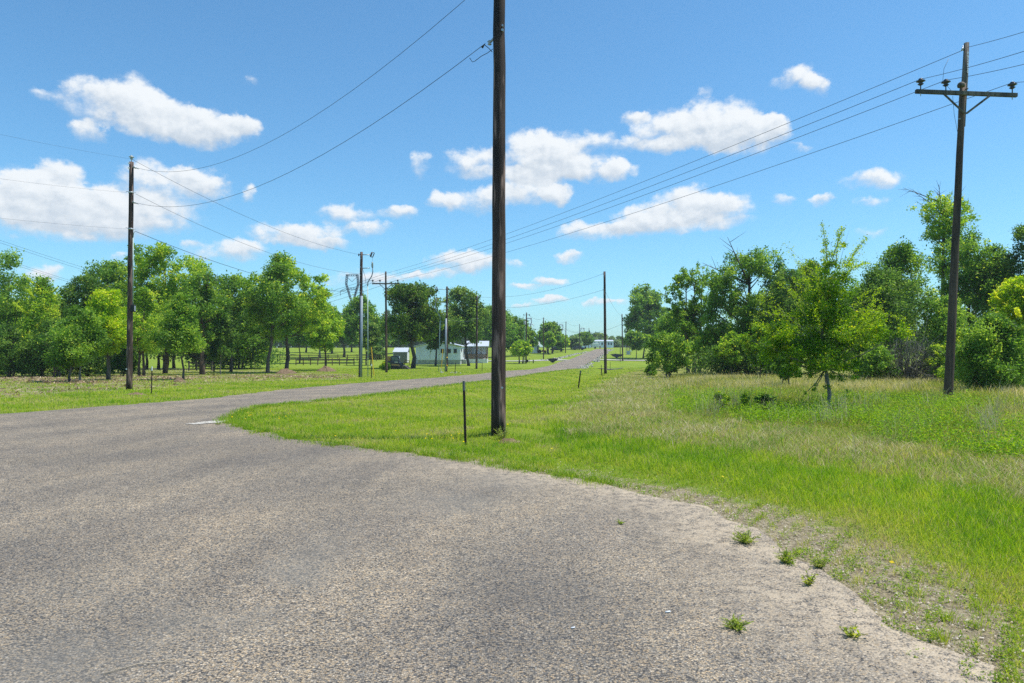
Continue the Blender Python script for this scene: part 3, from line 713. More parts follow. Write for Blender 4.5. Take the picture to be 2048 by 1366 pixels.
    if shoots or sprays:
        SP = []
        for (xa, ya, xb, yb) in sprays:
            p0 = np.array([(xa - x) * s, r.normal() * .1 * R, EYE - (ya - HY) * s - g]); p1 = np.array([(xb - x) * s, r.normal() * .2 * R, EYE - (yb - HY) * s - g]); ln = np.linalg.norm(p1 - p0)
            m_ = int(150 * ln / .6); f = r.random(m_) ** .9; cv = np.array([0, 0, .10 * ln]); q_ = p0 + (p1 - p0) * f[:, None] + cv * (f * (1 - f) * 4)[:, None] * .4
            SP.append(q_ + r.normal(size=(m_, 3)) * (.02 + .045 * np.sin(f * 19 + xa) ** 2)[:, None])
            tb.tube([p0, p0 + (p1 - p0) * .5 + cv * .4, p1], [.012, .008, .003], 4, False)
        for k in range(shoots):
            aa = r.random() * 6.283; tt = .35 + .65 * r.random(); rr = R * float(PROF[kind](np.array(tt))) * .75
            p0 = np.array([cx * tt + rr * math.cos(aa), ysq * rr * math.sin(aa), zb + (H - zb) * tt * .86])
            dv = np.array([math.cos(aa) * .75, ysq * math.sin(aa) * .75, .35 + .9 * r.random()]); dv /= np.linalg.norm(dv)
            ln = R * (.28 + .42 * r.random()); m_ = max(10, int(n / shoots * .10)); f = r.random(m_)
            SP.append(p0 + dv * (f * ln)[:, None] + r.normal(size=(m_, 3)) * ln * .045)
            tb.tube([p0 - dv * ln * .5, p0 + dv * ln * .5, p0 + dv * ln], [leaf * .16, leaf * .1, leaf * .04], 4, False)
        SP = np.concatenate(SP); m_ = len(SP); U2, W2 = rand_frames(m_, r, .5)
        P = np.concatenate([P, SP]); U = np.concatenate([U, U2]); W = np.concatenate([W, W2]); L = np.concatenate([L, leaf * (.5 + .5 * r.random(m_))])
        c2 = lerpc(np.clip(.65 + .2 * r.normal(size=m_), 0, 1), md, lt, lt * .75 + ac * .25); col = np.concatenate([col, c2])
    ok = P[:, 2] > .04; put('crown', leaves_mesh('crown', P[ok], U[ok], W[ok], L[ok], col[ok]), e, M_leaf)
    # trunk with limbs
    tl = trunk_lean * s
    for k in range(trunks):
        off = (k - (trunks - 1) / 2) * (tw * s if tw else tr * 3.2); zt = zb + (H - zb) * .72
        pts = []; rr = []
        for i in range(7):
            f = i / 6; jx = r.normal() * .03 * R * (0 < i < 6)
            pts.append((off * (1 + .5 * f) + tl * (1 - f) * 1.0 + cx * f * .9 + jx, r.normal() * .03 * R * (i > 0), -.12 + (zt + .12) * f)); rr.append(tr * (1.25 if i == 0 else 1) * (1 - .78 * f))
        tb.tube(pts, rr, 8, False)
        for j in range(k, K, max(1, int(trunks / max(forks, .01)))):
            c = cen[j]; hz = max(.30 * H if lobes else zb * .85, c[2] - .45 * np.hypot(c[0], c[1]) - .12 * R); f = min(hz / zt, .92)
            i = int(f * 6); q0 = Vector(pts[i]).lerp(Vector(pts[i + 1]), f * 6 - i)
            q2 = Vector(c); q1 = q0.lerp(q2, .5) + Vector((0, 0, -.06 * R + .04 * R * r.random()))
            r0 = tr * (1 - .75 * f) * .5
            tb.tube([q0, q1, q2, q2 + (q2 - q1) * .45], [r0, r0 * .6, r0 * .3, r0 * .08], 5, False)
    for k in range(bare):                             # bare twigs poking out
        aa = r.random() * 6.283; tt = .5 + .5 * r.random(); d_ = Vector((math.cos(aa), math.sin(aa), .5 + r.random())).normalized()
        p = Vector((cx, 0, zb + (H - zb) * tt * .8)); ln = R * (.9 + .5 * r.random()); tip = p + d_ * ln
        tb.tube([p, p + d_ * ln * .6, tip], [tr * .25, tr * .14, tr * .04], 4, False)
        for j in range(5):
            q0 = p.lerp(tip, .5 + .1 * j); dd = (d_ + Vector(r.normal(size=3)) * .7).normalized()
            tb.tube([q0, q0 + dd * ln * .28], [tr * .08, tr * .02], 3, False)
    tb.build('trunk', bark, e, True)
    return e
WL, WR = 'trees of the wood on the left', 'trees of the wood on the right'
# left wood, back row
tree('tall dense oak at the far left edge of the wood', 8, 738, 500, 130, 690, 58, 'oval', 'mid', 10000, group=WL, trunks=2, K=34, spread=.36)
tree('yellow green tree with feathery top beside the tall oak at the far left', 84, 742, 548, 105, 690, 54, 'cone', 'light', 9000, group=WL, shoots=8)
tree('broad dark green tree between the feathery yellow one and the bare left pole', 172, 740, 543, 110, 690, 60, 'round', 'dark', 10000, group=WL)
tree('rounded grey green tree rising directly left of the bare left pole', 222, 738, 515, 110, 680, 66, 'round', 'mid', 9000, group=WL, K=60)
tree('tallest broad crowned oak of the left wood, just right of the bare left pole', 330, 736, 484, 172, 650, 64, 'round', 'light', 14000, group=WL, tr=.25, bark=M_barkbr, K=52, spread=.27, lobes=[(325,522,70,36),(378,560,44,48),(288,560,40,44),(340,605,72,50)])
tree('oak with thick brown trunk showing bare twigs above, right of the tallest oak', 405, 737, 542, 100, 680, 60, 'oval', 'mid', 8000, group=WL, tr=.28, bark=M_barkbr, bare=5)
tree('pale green tree half hidden behind the leaning trunk of the big oak pair', 462, 735, 545, 110, 690, 72, 'round', 'mid', 8500, group=WL, bare=4)
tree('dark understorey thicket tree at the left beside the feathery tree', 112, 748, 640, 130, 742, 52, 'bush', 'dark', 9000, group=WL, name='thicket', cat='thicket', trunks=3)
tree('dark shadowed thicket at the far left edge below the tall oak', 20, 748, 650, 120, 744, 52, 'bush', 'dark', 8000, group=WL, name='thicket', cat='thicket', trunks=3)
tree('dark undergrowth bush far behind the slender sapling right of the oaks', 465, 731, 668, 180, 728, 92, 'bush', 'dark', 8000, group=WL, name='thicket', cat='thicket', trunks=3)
for x_, D_, tp, w_, pl, lb in ((20, 70, 600, 130, 'mid', 'leafy filler tree low behind the tall oak at the far left'), (120, 66, 590, 120, 'light', 'leafy low tree behind the feathery yellow green one'), (190, 68, 600, 130, 'mid', 'leafy low tree behind the stout lime tree'), (262, 70, 585, 120, 'mid', 'leafy low tree hidden behind the bare left pole'),
                          (330, 84, 610, 110, 'mid', 'shady low tree behind the brown trunks right of the bare left pole'), (405, 86, 600, 130, 'mid', 'low shady tree behind the tall twiggy oak'), (480, 88, 610, 120, 'mid', 'low leafy tree behind the slender olive sapling')):
    tree(lb, x_, 734, tp, w_, 716, D_, 'bush', pl, 7000, group=WL, trunks=2)
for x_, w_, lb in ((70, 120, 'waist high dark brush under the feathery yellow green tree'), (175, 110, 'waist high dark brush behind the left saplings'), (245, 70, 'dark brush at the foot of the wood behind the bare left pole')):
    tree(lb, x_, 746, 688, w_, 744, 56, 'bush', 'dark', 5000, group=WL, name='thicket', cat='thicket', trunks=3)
# left wood, trunks and mid row
tree('lime green tree with stout grey trunk left of the bare left pole', 216, 761, 574, 98, 712, None, 'oval', 'lime', 10000, group=WL, tr=.15, K=40)
tree('bright green tree standing directly behind the bare left pole', 283, 753, 572, 100, 700, None, 'oval', 'light', 9000, group=WL, tr=.14, trunks=2, bark=M_barkbr)
tree('low dark crowned sapling left of the stout lime tree', 141, 765, 652, 115, 738, None, 'round', 'mid', 8000, group=WL, tr=.09, name='sapling', cat='sapling')
tree('slim tree with pale thin stem among the left saplings', 160, 764, 610, 92, 718, None, 'oval', 'mid', 7000, group=WL, tr=.07, bark=M_barkpale, name='sapling', cat='sapling')
tree('small bright sapling on a thin pale stem at the far left', 43, 742, 640, 72, 704, None, 'oval', 'light', 4500, group=WL, tr=.06, bark=M_barkpale, name='sapling', cat='sapling')
tree('low pale green bush cut off by the left edge of the view', 6, 750, 698, 52, 744, None, 'round', 'light', 3500, group=WL, tr=.04, name='shrub', cat='shrub')
tree('two stemmed dark trunk tree behind and right of the bare left pole', 305, 739, 610, 82, 690, None, 'oval', 'mid', 6000, group=WL, tr=.22, trunks=2, bark=M_barkbr, tw=24)
tree('thick brown trunked tree in the cleared patch behind the dark green sapling', 348, 737, 600, 80, 690, None, 'oval', 'mid', 6000, group=WL, tr=.25, bark=M_barkbr)
tree('dense green sapling with a soil heap at its foot near the bare left pole', 366, 760, 584, 112, 706, None, 'cone', 'mid', 9000, group=WL, tr=.09, lean=-4, name='sapling', cat='sapling')
tree('slender tree on a dark straight stem left of the bushy thin stemmed sapling', 428, 744, 622, 72, 705, None, 'oval', 'mid', 5000, group=WL, tr=.10, bark=M_barkbr)
tree('bushy sapling with thin pale stem near the cleared soil edge', 441, 749, 618, 78, 716, None, 'oval', 'dark', 6000, group=WL, tr=.07, bark=M_barkpale, name='sapling', cat='sapling')
tree('slender olive sapling on a pale thin stem before the dark undergrowth', 508, 738, 628, 86, 706, None, 'oval', 'rust', 5000, group=WL, tr=.06, bark=M_barkpale, name='sapling', cat='sapling')
for x_, lb in ((180, 'thin grey bare stem left of the stout lime tree'), (197, 'dark bare stem right behind the thin grey one in the left wood'), (237, 'straight dark stem between the lime tree and the bare left pole')):
    tree(lb, x_, 746, 640, 60, 712, None, 'oval', 'mid', 3000, group=WL, tr=.08, name='sapling', cat='sapling')
tree('brown stemmed tree between the thick brown trunk and the tall twiggy oak', 392, 738, 610, 70, 700, None, 'oval', 'mid', 4500, group=WL, tr=.12, bark=M_barkbr)
# the oak pair
tree('large spreading oak with dark trunk rooted in a soil mound, left centre', 572, 745, 499, 186, 668, None, 'round', 'light', 21000, tr=.24, K=66, spread=.25, group='oaks on the lawn', bark=M_bark, lobes=[(575,545,58,42),(520,592,42,50),(630,582,40,52),(575,620,86,52),(535,655,48,24),(622,655,46,24)])
tree('oak with dark trunk leaning right, behind the large mound oak', 545, 742, 520, 110, 680, 66, 'oval', 'mid', 9000, tr=.22, trunk_lean=-10, lean=12, group='oaks on the lawn')
tree('small oak with low leafy crown on a mound, right of the large spreading oak', 650, 741, 600, 88, 706, None, 'oval', 'light', 7000, tr=.15, group='oaks on the lawn', bark=M_barkbr)
tree('slim brown stemmed tree by the rail fence, between the two mound oaks', 599, 727, 612, 84, 690, None, 'oval', 'mid', 5500, tr=.16, group='oaks on the lawn', bark=M_barkbr)
tree('tree with pale forked trunk beyond the rail fence', 640, 718, 625, 90, 690, 160, 'oval', 'blue', 4500, tr=.3, bark=M_barkpale, group='trees beyond the fence')
tree('dark tree at the pasture edge between fence and far woods', 688, 712, 632, 60, 686, 170, 'oval', 'dark', 4000, tr=.4, group='trees beyond the fence')
for x_, D_, tp, w_, pl, lb in ((578, 190, 628, 60, 'mid', 'tree far behind the leaning oak beyond the fence'), (612, 210, 640, 56, 'blue', 'tree beyond the fence left of the pale forked trunk'), (664, 200, 622, 62, 'blue', 'tree beyond the fence right of the pale forked trunk'),
                            (703, 215, 640, 50, 'mid', 'tree beyond the fence just left of the riser pole'), (765, 190, 640, 64, 'mid', 'tree beyond the fence behind the shrubby clump'), (800, 200, 648, 60, 'blue', 'tree far behind the taupe shed')):
    tree(lb, x_, 706, tp, w_, 690, D_, 'oval', pl, 4500, tr=.35, group='trees beyond the fence')
tree('broad blue green tree directly behind the pole with the tall conduit', 722, 716, 590, 82, 692, 130, 'round', 'mid', 8000, tr=.34, group='trees beyond the fence', K=44)
tree('thin double stemmed tree by the fence right of the conduit pole', 737, 731, 640, 50, 700, None, 'oval', 'blue', 3000, tr=.14, trunks=2, tw=9, group='trees beyond the fence')
tree('large dense maple in front of the grey house, behind the old crossarm pole', 826, 737, 553, 142, 694, None, 'round', 'rust', 19000, tr=.36, K=74, spread=.25, group='yard trees round the house', bark=M_bark, lobes=[(826,598,58,42),(798,640,42,44),(856,640,40,44),(826,660,62,32)])
tree('slim maple with olive crown before the left end of the grey house', 871, 731, 622, 62, 700, None, 'oval', 'rust', 6000, tr=.2, group='yard trees round the house', lean=4)
tree('leafy tree with bent leaning trunk beside the porch of the grey house', 938, 732, 574, 92, 690, None, 'oval', 'blue', 10000, tr=.26, lean=-14, group='yard trees round the house', K=52)
tree('broad leafy tree behind the porch, left of the tall foreground pole', 985, 718, 612, 90, 690, 165, 'round', 'mid', 7000, group='yard trees round the house')
tree('thin dark stem tree right of the conduit pole at the house front', 895, 731, 640, 46, 690, None, 'oval', 'mid', 2600, tr=.14, group='yard trees round the house')
tree('blue green tree just right of the tall foreground pole', 1030, 716, 632, 62, 706, 175, 'round', 'mid', 6500, group='trees by the far left driveway')
tree('tree rounding down behind the transformer pole, right of the blue green tree', 1052, 714, 656, 44, 700, 180, 'round', 'mid', 4000, group='trees by the far left driveway')
tree('small bright tree on two dark stems left of the transformer pole', 1042, 727, 684, 46, 710, None, 'oval', 'light', 3500, tr=.18, trunks=2, tw=7, group='trees by the far left driveway')
tree('tall tree on the far slope with dark forked trunks behind a brighter one', 1100, 707, 644, 52, 694, None, 'oval', 'mid', 7000, tr=.3, trunks=2, tw=9, group='trees on the far slope')
tree('bright green tree in front of the tall tree on the far slope', 1097, 708.5, 664, 34, 694, None, 'oval', 'light', 3500, tr=.22, group='trees on the far slope')
tree('low green bush tree on the far slope left of the lone bare pole', 1122, 700, 670, 34, 697, 215, 'round', 'light', 3000, group='trees on the far slope')
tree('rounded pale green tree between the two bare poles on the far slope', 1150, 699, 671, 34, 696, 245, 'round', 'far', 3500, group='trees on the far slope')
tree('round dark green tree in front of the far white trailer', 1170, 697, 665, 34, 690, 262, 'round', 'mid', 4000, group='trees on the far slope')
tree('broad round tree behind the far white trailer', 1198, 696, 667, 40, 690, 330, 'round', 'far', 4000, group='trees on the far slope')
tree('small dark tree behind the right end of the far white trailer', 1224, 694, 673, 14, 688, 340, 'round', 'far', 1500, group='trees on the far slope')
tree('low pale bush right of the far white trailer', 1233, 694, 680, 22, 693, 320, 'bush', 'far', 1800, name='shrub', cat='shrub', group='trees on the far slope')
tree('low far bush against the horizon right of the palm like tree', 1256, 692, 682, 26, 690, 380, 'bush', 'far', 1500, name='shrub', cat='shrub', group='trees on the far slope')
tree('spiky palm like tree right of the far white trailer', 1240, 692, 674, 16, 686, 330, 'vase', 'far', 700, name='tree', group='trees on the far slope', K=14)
# right wood
tree('airy tree on two pale stems standing alone at the left end of the right wood', 1286, 717, 566, 104, 692, None, 'oval', 'mid', 10000, group=WR, tr=.20, trunks=1, K=75, lean=12, bark=M_bark, spread=.24, lobes=[(1288,608,36,42),(1272,642,30,34),(1322,622,28,44),(1300,655,44,36),(1332,582,16,20)])
tree('low yellowish tree behind the pale stems at the left end of the right wood', 1272, 710, 662, 50, 700, 150, 'round', 'mid', 4000, group=WR)
tree('lanky open tree with bare grey limbs left of the big dark oak', 1388, 738, 520, 106, 690, 62, 'vase', 'mid', 7000, group=WR, tr=.20, trunks=3, tw=11, K=80, spread=.17, bark=M_bark, forks=.6, lobes=[(1362,562,34,34),(1396,548,26,30),(1350,605,26,36),(1405,600,30,56),(1372,640,42,50)])
tree('green tree at the left end of the saplings, behind the loose bushy one', 1330, 728, 665, 70, 716, 95, 'round', 'mid', 4000, group=WR)
tree('green filler tree low behind the lanky open tree', 1350, 730, 620, 90, 715, 80, 'round', 'mid', 7000, group=WR)
tree('big dark dense oak in the middle of the right wood', 1500, 745, 488, 186, 720, 54, 'round', 'mid', 26000, group=WR, tr=.4, K=110, spread=.24, bare=3, lobes=[(1505,535,66,45),(1445,580,46,58),(1562,585,48,58),(1500,640,98,58),(1430,645,32,50)])
tree('green tree closing the gap behind the gold tipped tree', 1620, 745, 520, 120, 720, 56, 'oval', 'dark', 10000, group=WR)
tree('loose bushy green tree low at the meadow edge, leftmost of the front saplings', 1337, 757, 662, 84, 748, None, 'oval', 'mid', 4800, group='saplings along the meadow edge', tr=.06, trunks=2, shoots=6)
tree('two stemmed sapling with grey green crown in front of the big dark oak', 1422, 752, 652, 76, 728, None, 'oval', 'light', 6500, group='saplings along the meadow edge', tr=.05, trunks=2, tw=5, bark=M_barkpale, name='sapling', cat='sapling', shoots=4)
tree('dark narrow sapling left of the two stemmed sapling', 1396, 750, 668, 42, 735, None, 'oval', 'dark', 3500, group='saplings along the meadow edge', tr=.06, trunks=2, tw=8, name='sapling', cat='sapling')
tree('single stemmed sapling at the meadow edge right of the two stemmed one', 1464, 757, 662, 62, 732, None, 'oval', 'light', 5500, group='saplings along the meadow edge', tr=.05, bark=M_barkpale, name='sapling', cat='sapling', shoots=3)
tree('yellow tinged sapling between the single stemmed sapling and the gold tipped tree', 1521, 763, 650, 70, 740, None, 'oval', 'gold', 6000, group='saplings along the meadow edge', tr=.05, name='sapling', cat='sapling', shoots=3)
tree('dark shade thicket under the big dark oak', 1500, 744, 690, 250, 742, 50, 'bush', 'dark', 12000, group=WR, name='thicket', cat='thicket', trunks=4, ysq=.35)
tree('sapling on two thin stems close behind the gold tipped tree', 1571, 778, 700, 60, 758, None, 'round', 'mid', 4500, group='saplings along the meadow edge', tr=.04, trunks=2, tw=11, name='sapling', cat='sapling')
tree('large gold tipped tree with grey trunk standing out in the meadow', 1652, 822, 520, 300, 770, 18.8, 'cone', 'gold', 33000, leaf=.033, tr=.075, K=120, spread=.26, shoots=46, bark=M_barkpale, forks=.5,
     lobes=[(1655, 610, 52, 70), (1560, 690, 56, 50), (1728, 664, 72, 40), (1640, 695, 80, 55), (1664, 556, 42, 56), (1672, 505, 24, 36), (1598, 735, 52, 28), (1688, 735, 52, 28), (1690, 786, 26, 16), (1632, 778, 20, 20), (1610, 640, 34, 30)],
     sprays=[(1660, 540, 1645, 446), (1672, 530, 1683, 455), (1685, 530, 1735, 474), (1690, 545, 1765, 520), (1650, 560, 1600, 560), (1600, 640, 1520, 628), (1560, 660, 1488, 652), (1660, 520, 1666, 462), (1700, 620, 1800, 640), (1650, 540, 1612, 520)])
tree('tall thin crowned tree with bare side limbs above the weathered crossarm pole', 1888, 748, 372, 128, 520, 48, 'vase', 'light', 8000, group=WR, tr=.26, K=80, spread=.20, bare=7, lean=-4, forks=.5, lobes=[(1872,412,52,36),(1918,432,40,44),(1890,460,46,50),(1895,520,50,50)])
tree('dense green tree left of the weathered crossarm pole', 1800, 745, 476, 130, 712, 46, 'oval', 'mid', 14000, group=WR, K=60)
tree('dense green tree behind the weathered crossarm pole', 1935, 745, 455, 140, 720, 45, 'round', 'mid', 15000, group=WR, K=62)
tree('broad dark green tree filling the gap left of the weathered crossarm pole', 1770, 748, 520, 150, 735, 42, 'round', 'dark', 14000, group=WR, K=60)
tree('full leafy tree right of the weathered crossarm pole', 1985, 748, 480, 130, 730, 44, 'oval', 'mid', 14000, group=WR, K=60)
tree('leafy tree between the big dark oak and the gold tipped tree', 1580, 748, 530, 110, 735, 50, 'oval', 'dark', 12000, group=WR, K=50)
tree('low dark green tree behind the dead grey brush', 1745, 745, 555, 120, 725, 44, 'round', 'mid', 11000, group=WR)
tree('low bright tree filling in right of the weathered crossarm pole', 1890, 748, 590, 130, 735, 40, 'bush', 'mid', 11000, group=WR)
tree('dark blue green tree at the right edge of the view', 2062, 745, 425, 110, 700, 42, 'oval', 'dark', 12000, group=WR)
tree('lime yellow tree at the right edge, above the shaggy bush', 2050, 775, 552, 120, 700, 28, 'tall', 'lime', 14000, leaf=.06, group=WR, shoots=10, K=52)
tree('shaggy green bush with dark hollow base at the right edge of the meadow', 1990, 792, 628, 150, 780, 26, 'bush', 'mid', 22000, leaf=.055, name='shrub', cat='shrub', trunks=4, tr=.04, K=60, shoots=10, bare=3)
tree('small leafy bush right beside the weathered crossarm pole', 1930, 770, 655, 90, 758, 33, 'bush', 'light', 9000, leaf=.06, name='shrub', cat='shrub', trunks=2, shoots=6)
tree('green bush between the dead grey brush and the weathered crossarm pole', 1872, 758, 690, 66, 752, 36, 'bush', 'light', 6000, name='shrub', cat='shrub', trunks=2)
tree('green bush left of the dead grey brush, under the gold tipped tree', 1735, 758, 660, 110, 752, 36, 'bush', 'mid', 9000, name='shrub', cat='shrub', trunks=3)
tree('grassy shrub by the two small stakes at the meadow corner', 1303, 752, 728, 22, 751, None, 'bush', 'mid', 900, name='shrub', cat='shrub')
tree('small yellow flecked shrub at the foot of the old crossarm pole', 771, 741, 725, 20, 740, None, 'bush', 'gold', 1500, name='shrub', cat='shrub', trunks=2)
tree('shrubby clump at the fence left of the old crossarm pole', 752, 722, 690, 40, 720, 150, 'bush', 'blue', 2500, name='shrub', cat='shrub')
# meadow seedlings
tree('yellow and red tipped seedling nearest the thatch in the meadow', 1443, 822, 783, 36, 815, None, 'oval', 'gold', 1100, leaf=.028, name='seedling', cat='seedling', group='seedlings in the meadow', tr=.012)
tree('smaller yellow tipped seedling right of the red tipped one', 1492, 822, 786, 26, 815, None, 'oval', 'gold', 800, leaf=.028, name='seedling', cat='seedling', group='seedlings in the meadow', tr=.012)
tree('dark glossy broad leaved seedling left of the gold tipped tree', 1530, 830, 790, 34, 818, None, 'oval', 'dark', 420, leaf=.075, name='seedling', cat='seedling', group='seedlings in the meadow', tr=.012, K=10)

# dead grey brush
def dead_brush():
    D = 36; X = (1815 - CX) * D / F; g = gz(X, D); e = thing('dead_bush', 'tangled bare grey dead bush between green bushes', 'bush', (X, D, g)); r = np.random.default_rng(5); mb = MB()
    for k in range(150):
        a = r.random() * 6.283; el_ = r.random() * 1.35; L = 1.0 + 1.3 * r.random(); d = Vector((math.cos(a) * math.cos(el_), .6 * math.sin(a) * math.cos(el_), math.sin(el_)))
        p = Vector((r.normal() * .25, r.normal() * .2, .05)); q = p + d * L * .6 + Vector((0, 0, .25)); t_ = p + d * L * 1.1 + Vector((r.normal() * .2, 0, .1))
        mb.tube([p, q, t_], [.022, .014, .005], 4, False)
        for j in range(5):
            s0 = q.lerp(t_, r.random()); mb.tube([s0, s0 + (d + Vector(r.normal(size=3)) * .9) * .5], [.008, .003], 3, False)
    mb.build('twigs', M_barkpale, e)
    lp = r.normal(size=(500, 3)) * np.array([.9, .5, .5]) + np.array([.4, 0, 1.5]); U, W = rand_frames(500, r); put('foliage', leaves_mesh('foliage', lp, U, W, np.full(500, .06), lerpc(r.random(500), (.04, .09, .02), (.12, .19, .03))), e, M_leaf)
dead_brush()
# distant woods closing the horizon
r = np.random.default_rng(31); n = 260000
aa = np.radians(-62 + 124 * r.random(n)); dd = np.where(aa < math.radians(1), 300, 420) + 90 * r.random(n)
crown = 5.0 + 3.2 * np.sin(aa * 37) * np.sin(aa * 91 + 1) + 1.6 * np.sin(aa * 233) + np.where(aa < math.radians(-3), 9.5, np.where(aa > math.radians(11), 6.0, -1.8))
X = dd * np.sin(aa); Y = dd * np.cos(aa); C = np.stack([X, Y, tz(X, Y) + crown * (r.random(n) ** .8)], -1); U, W = rand_frames(n, r)
o = put('distant_woods', leaves_mesh('distant_woods', C, U, W, (.5 + .6 * r.random(n)), lerpc(np.clip(.5 + .22 * r.normal(size=n) + .2 * np.sin(aa * 150), 0, 1), (.03, .065, .022), (.06, .115, .035), (.10, .16, .05))), None, M_leaf)
structure(o, 'stuff'); o['label'] = 'far line of woods along the horizon'

# ---------------------------------------------------------------- utility poles
GP = 'utility poles along the road'
def pole(label, x, base, top, xt=None, D=None, r0=.15, r1=.10, mat=None, group=GP, wob=.004, name='utility_pole'):
    if D is None: gx_, D = ground(x, base)
    X = (x - CX) * D / F; g = gz(X, D); H = EYE - (top - HY) * D / F - g; xt = x if xt is None else xt
    lx = (xt - x) * D / F
    e = thing(name, label, 'utility pole', (X, D, g), group)
    r = np.random.default_rng(int(x)); mb = MB(); n = 14
    pts = [(lx * i / n + r.normal() * wob * (0 < i < n), r.normal() * wob * (0 < i < n), -.25 + (H + .25) * i / n) for i in range(n + 1)]
    mb.tube(pts, [r0 + (r1 - r0) * i / n for i in range(n + 1)], 14 if D < 40 else 8)
    mb.build('shaft', mat or M_pole, e, True)
    e['_h'] = H
    def loc(f_or_y, dx=0.0, dy=0.0):                # local point at photo row y
        z = EYE - (f_or_y - HY) * D / F - g; f = z / H
        return Vector((lx * f + dx, dy, z))
    return e, loc, D
def rad_at(r0, r1, f): return r0 + (r1 - r0) * f
def bolt(e, p, r=.03, mat=None, name='bolt'):
    mb = MB(); mb.tube([p, p + Vector((0, -.05, 0))], [r, r], 8); return mb.build(name, mat or M_steel, e)
def wp(e, v): return Vector(e.location) + Vector(v)
WIRES = []
def wire(label, a, b, sag=.3, r=.008, mat=None, group='overhead wires', name='overhead_wire', sides=4, n=22):
    a, b = Vector(a), Vector(b); mb = MB()
    mb.tube([a.lerp(b, i / n) + Vector((0, 0, -4 * sag * (i / n) * (1 - i / n))) for i in range(n + 1)], r, sides, False)
    o = mb.build(name, mat or M_wire, None, True); return tag(o, label, 'wire', group)
def pin_insulator(e, p, k=1.0, mat=None):
    mb = MB(); mb.lathe(p, [(.018 * k, 0), (.018 * k, .14 * k), (.05 * k, .15 * k), (.10 * k, .19 * k), (.055 * k, .21 * k), (.075 * k, .25 * k), (.15 * k, .285 * k), (.13 * k, .31 * k), (.06 * k, .33 * k), (.075 * k, .36 * k), (.055 * k, .385 * k)], 14)
    return mb.build('insulator', mat or M_porc, e, True)

# --- the tall foreground pole
fg, fl, FD = pole('tall dark brown pole in the foreground, running out of the top of the view', 996.5, 868, -75, 999, None, .139, .106, None)
def fr(y): return .139 - .033 * (868 - y) / 943
p = fl(775, .07, -.115); mb = MB(); mb.lathe((0, 0, 0), [(.0, 0), (.022, .002), (.022, .012), (.010, .014)], 12); o = mb.build('bolt_head', M_steel, fg); o.location = p + Vector((0, -.012, 0)); o.rotation_euler = (math.radians(90), 0, 0)
for yy in (57, 66): bolt(fg, fl(yy, .06, -.085), .024 if yy == 66 else .017)
mb = MB(); pa = fl(76, -.10); pb = fl(84, -.16)
mb.tube([pa, pb], .022, 8); mb.lathe(pb + Vector((-.02, 0, -.06)), [(.012, 0), (.04, .015), (.02, .04), (.045, .065), (.02, .09)], 10); mb.build('insulator', M_porcl, fg, True)
mb = MB(); q0 = fl(90, -.27); q1 = fl(116, -.55)
mb.tube([q0 + Vector((0, 0, .02)), q0 + Vector((-.05, 0, -.05))], [.008, .022], 6); mb.tube([q0, fl(96, -.20), fl(104, -.13)], .007, 5)
mb.tube([q1, fl(124, -.50), fl(122, -.45), fl(112, -.33), fl(106, -.22), fl(98, -.12)], .006, 5); mb.build('jumper_wire', M_wire, fg, True)
# --- soil heap
def heap(label, x, base, w, h, pal=((.16, .11, .07), (.36, .28, .19)), D=None, dy=0.0):
    if D is None: gx_, D = ground(x, base)
    X = (x - CX) * D / F; rr = w * D / F / 2; hh = h * D / F; r = np.random.default_rng(int(x)); mb = MB(); n = 18; vs = [(0, 0, hh)]; fs = []
    for j in range(1, 7):
        f = j / 6
        for k in range(n):
            a = 6.283 * k / n; q = rr * f * (1 + .12 * math.sin(2 * a + x) + .06 * r.normal())
            vs.append((q * math.cos(a), q * math.sin(a) * .8, hh * (1 - f) ** .8 * (1 + .18 * r.normal()) - .05 * (f > .9)))
    for k in range(n): fs.append((0, 1 + k, 1 + (k + 1) % n))
    for j in range(5):
        for k in range(n): fs.append((1 + j * n + k, 1 + (j + 1) * n + k, 1 + (j + 1) * n + (k + 1) % n, 1 + j * n + (k + 1) % n))
    mb.add(vs, fs); o = mb.build('soil_mound', M_soil, None, True); o.location = (X, D + dy, gz(X, D + dy) - .02); return tag(o, label, 'soil mound', 'soil mounds')
m = Mat('dug_soil'); nz = m.noise(9, 6, m.co(), .7); m.bump(nz, 1.0, .05); M_soil = m.base(m.ramp(nz, [(.3, (.075, .05, .032)), (.55, (.20, .14, .09)), (.75, (.36, .28, .19))]), .95, .1)
heap('low sandy soil heap at the foot of the tall foreground pole', 1018, 884, 60, 9)
heap('brown soil mound at the foot of the large spreading oak', 572, 748, 44, 11)
heap('lit brown soil mound at the foot of the small oak by the fence', 652, 743, 50, 11)
heap('small dark root heap at the foot of the dense green sapling', 358, 764, 26, 10)
heap('small clod of soil beside the bare left pole', 272, 790, 46, 6)
heap('little clod of earth lying on the far verge', 400, 778, 16, 4)

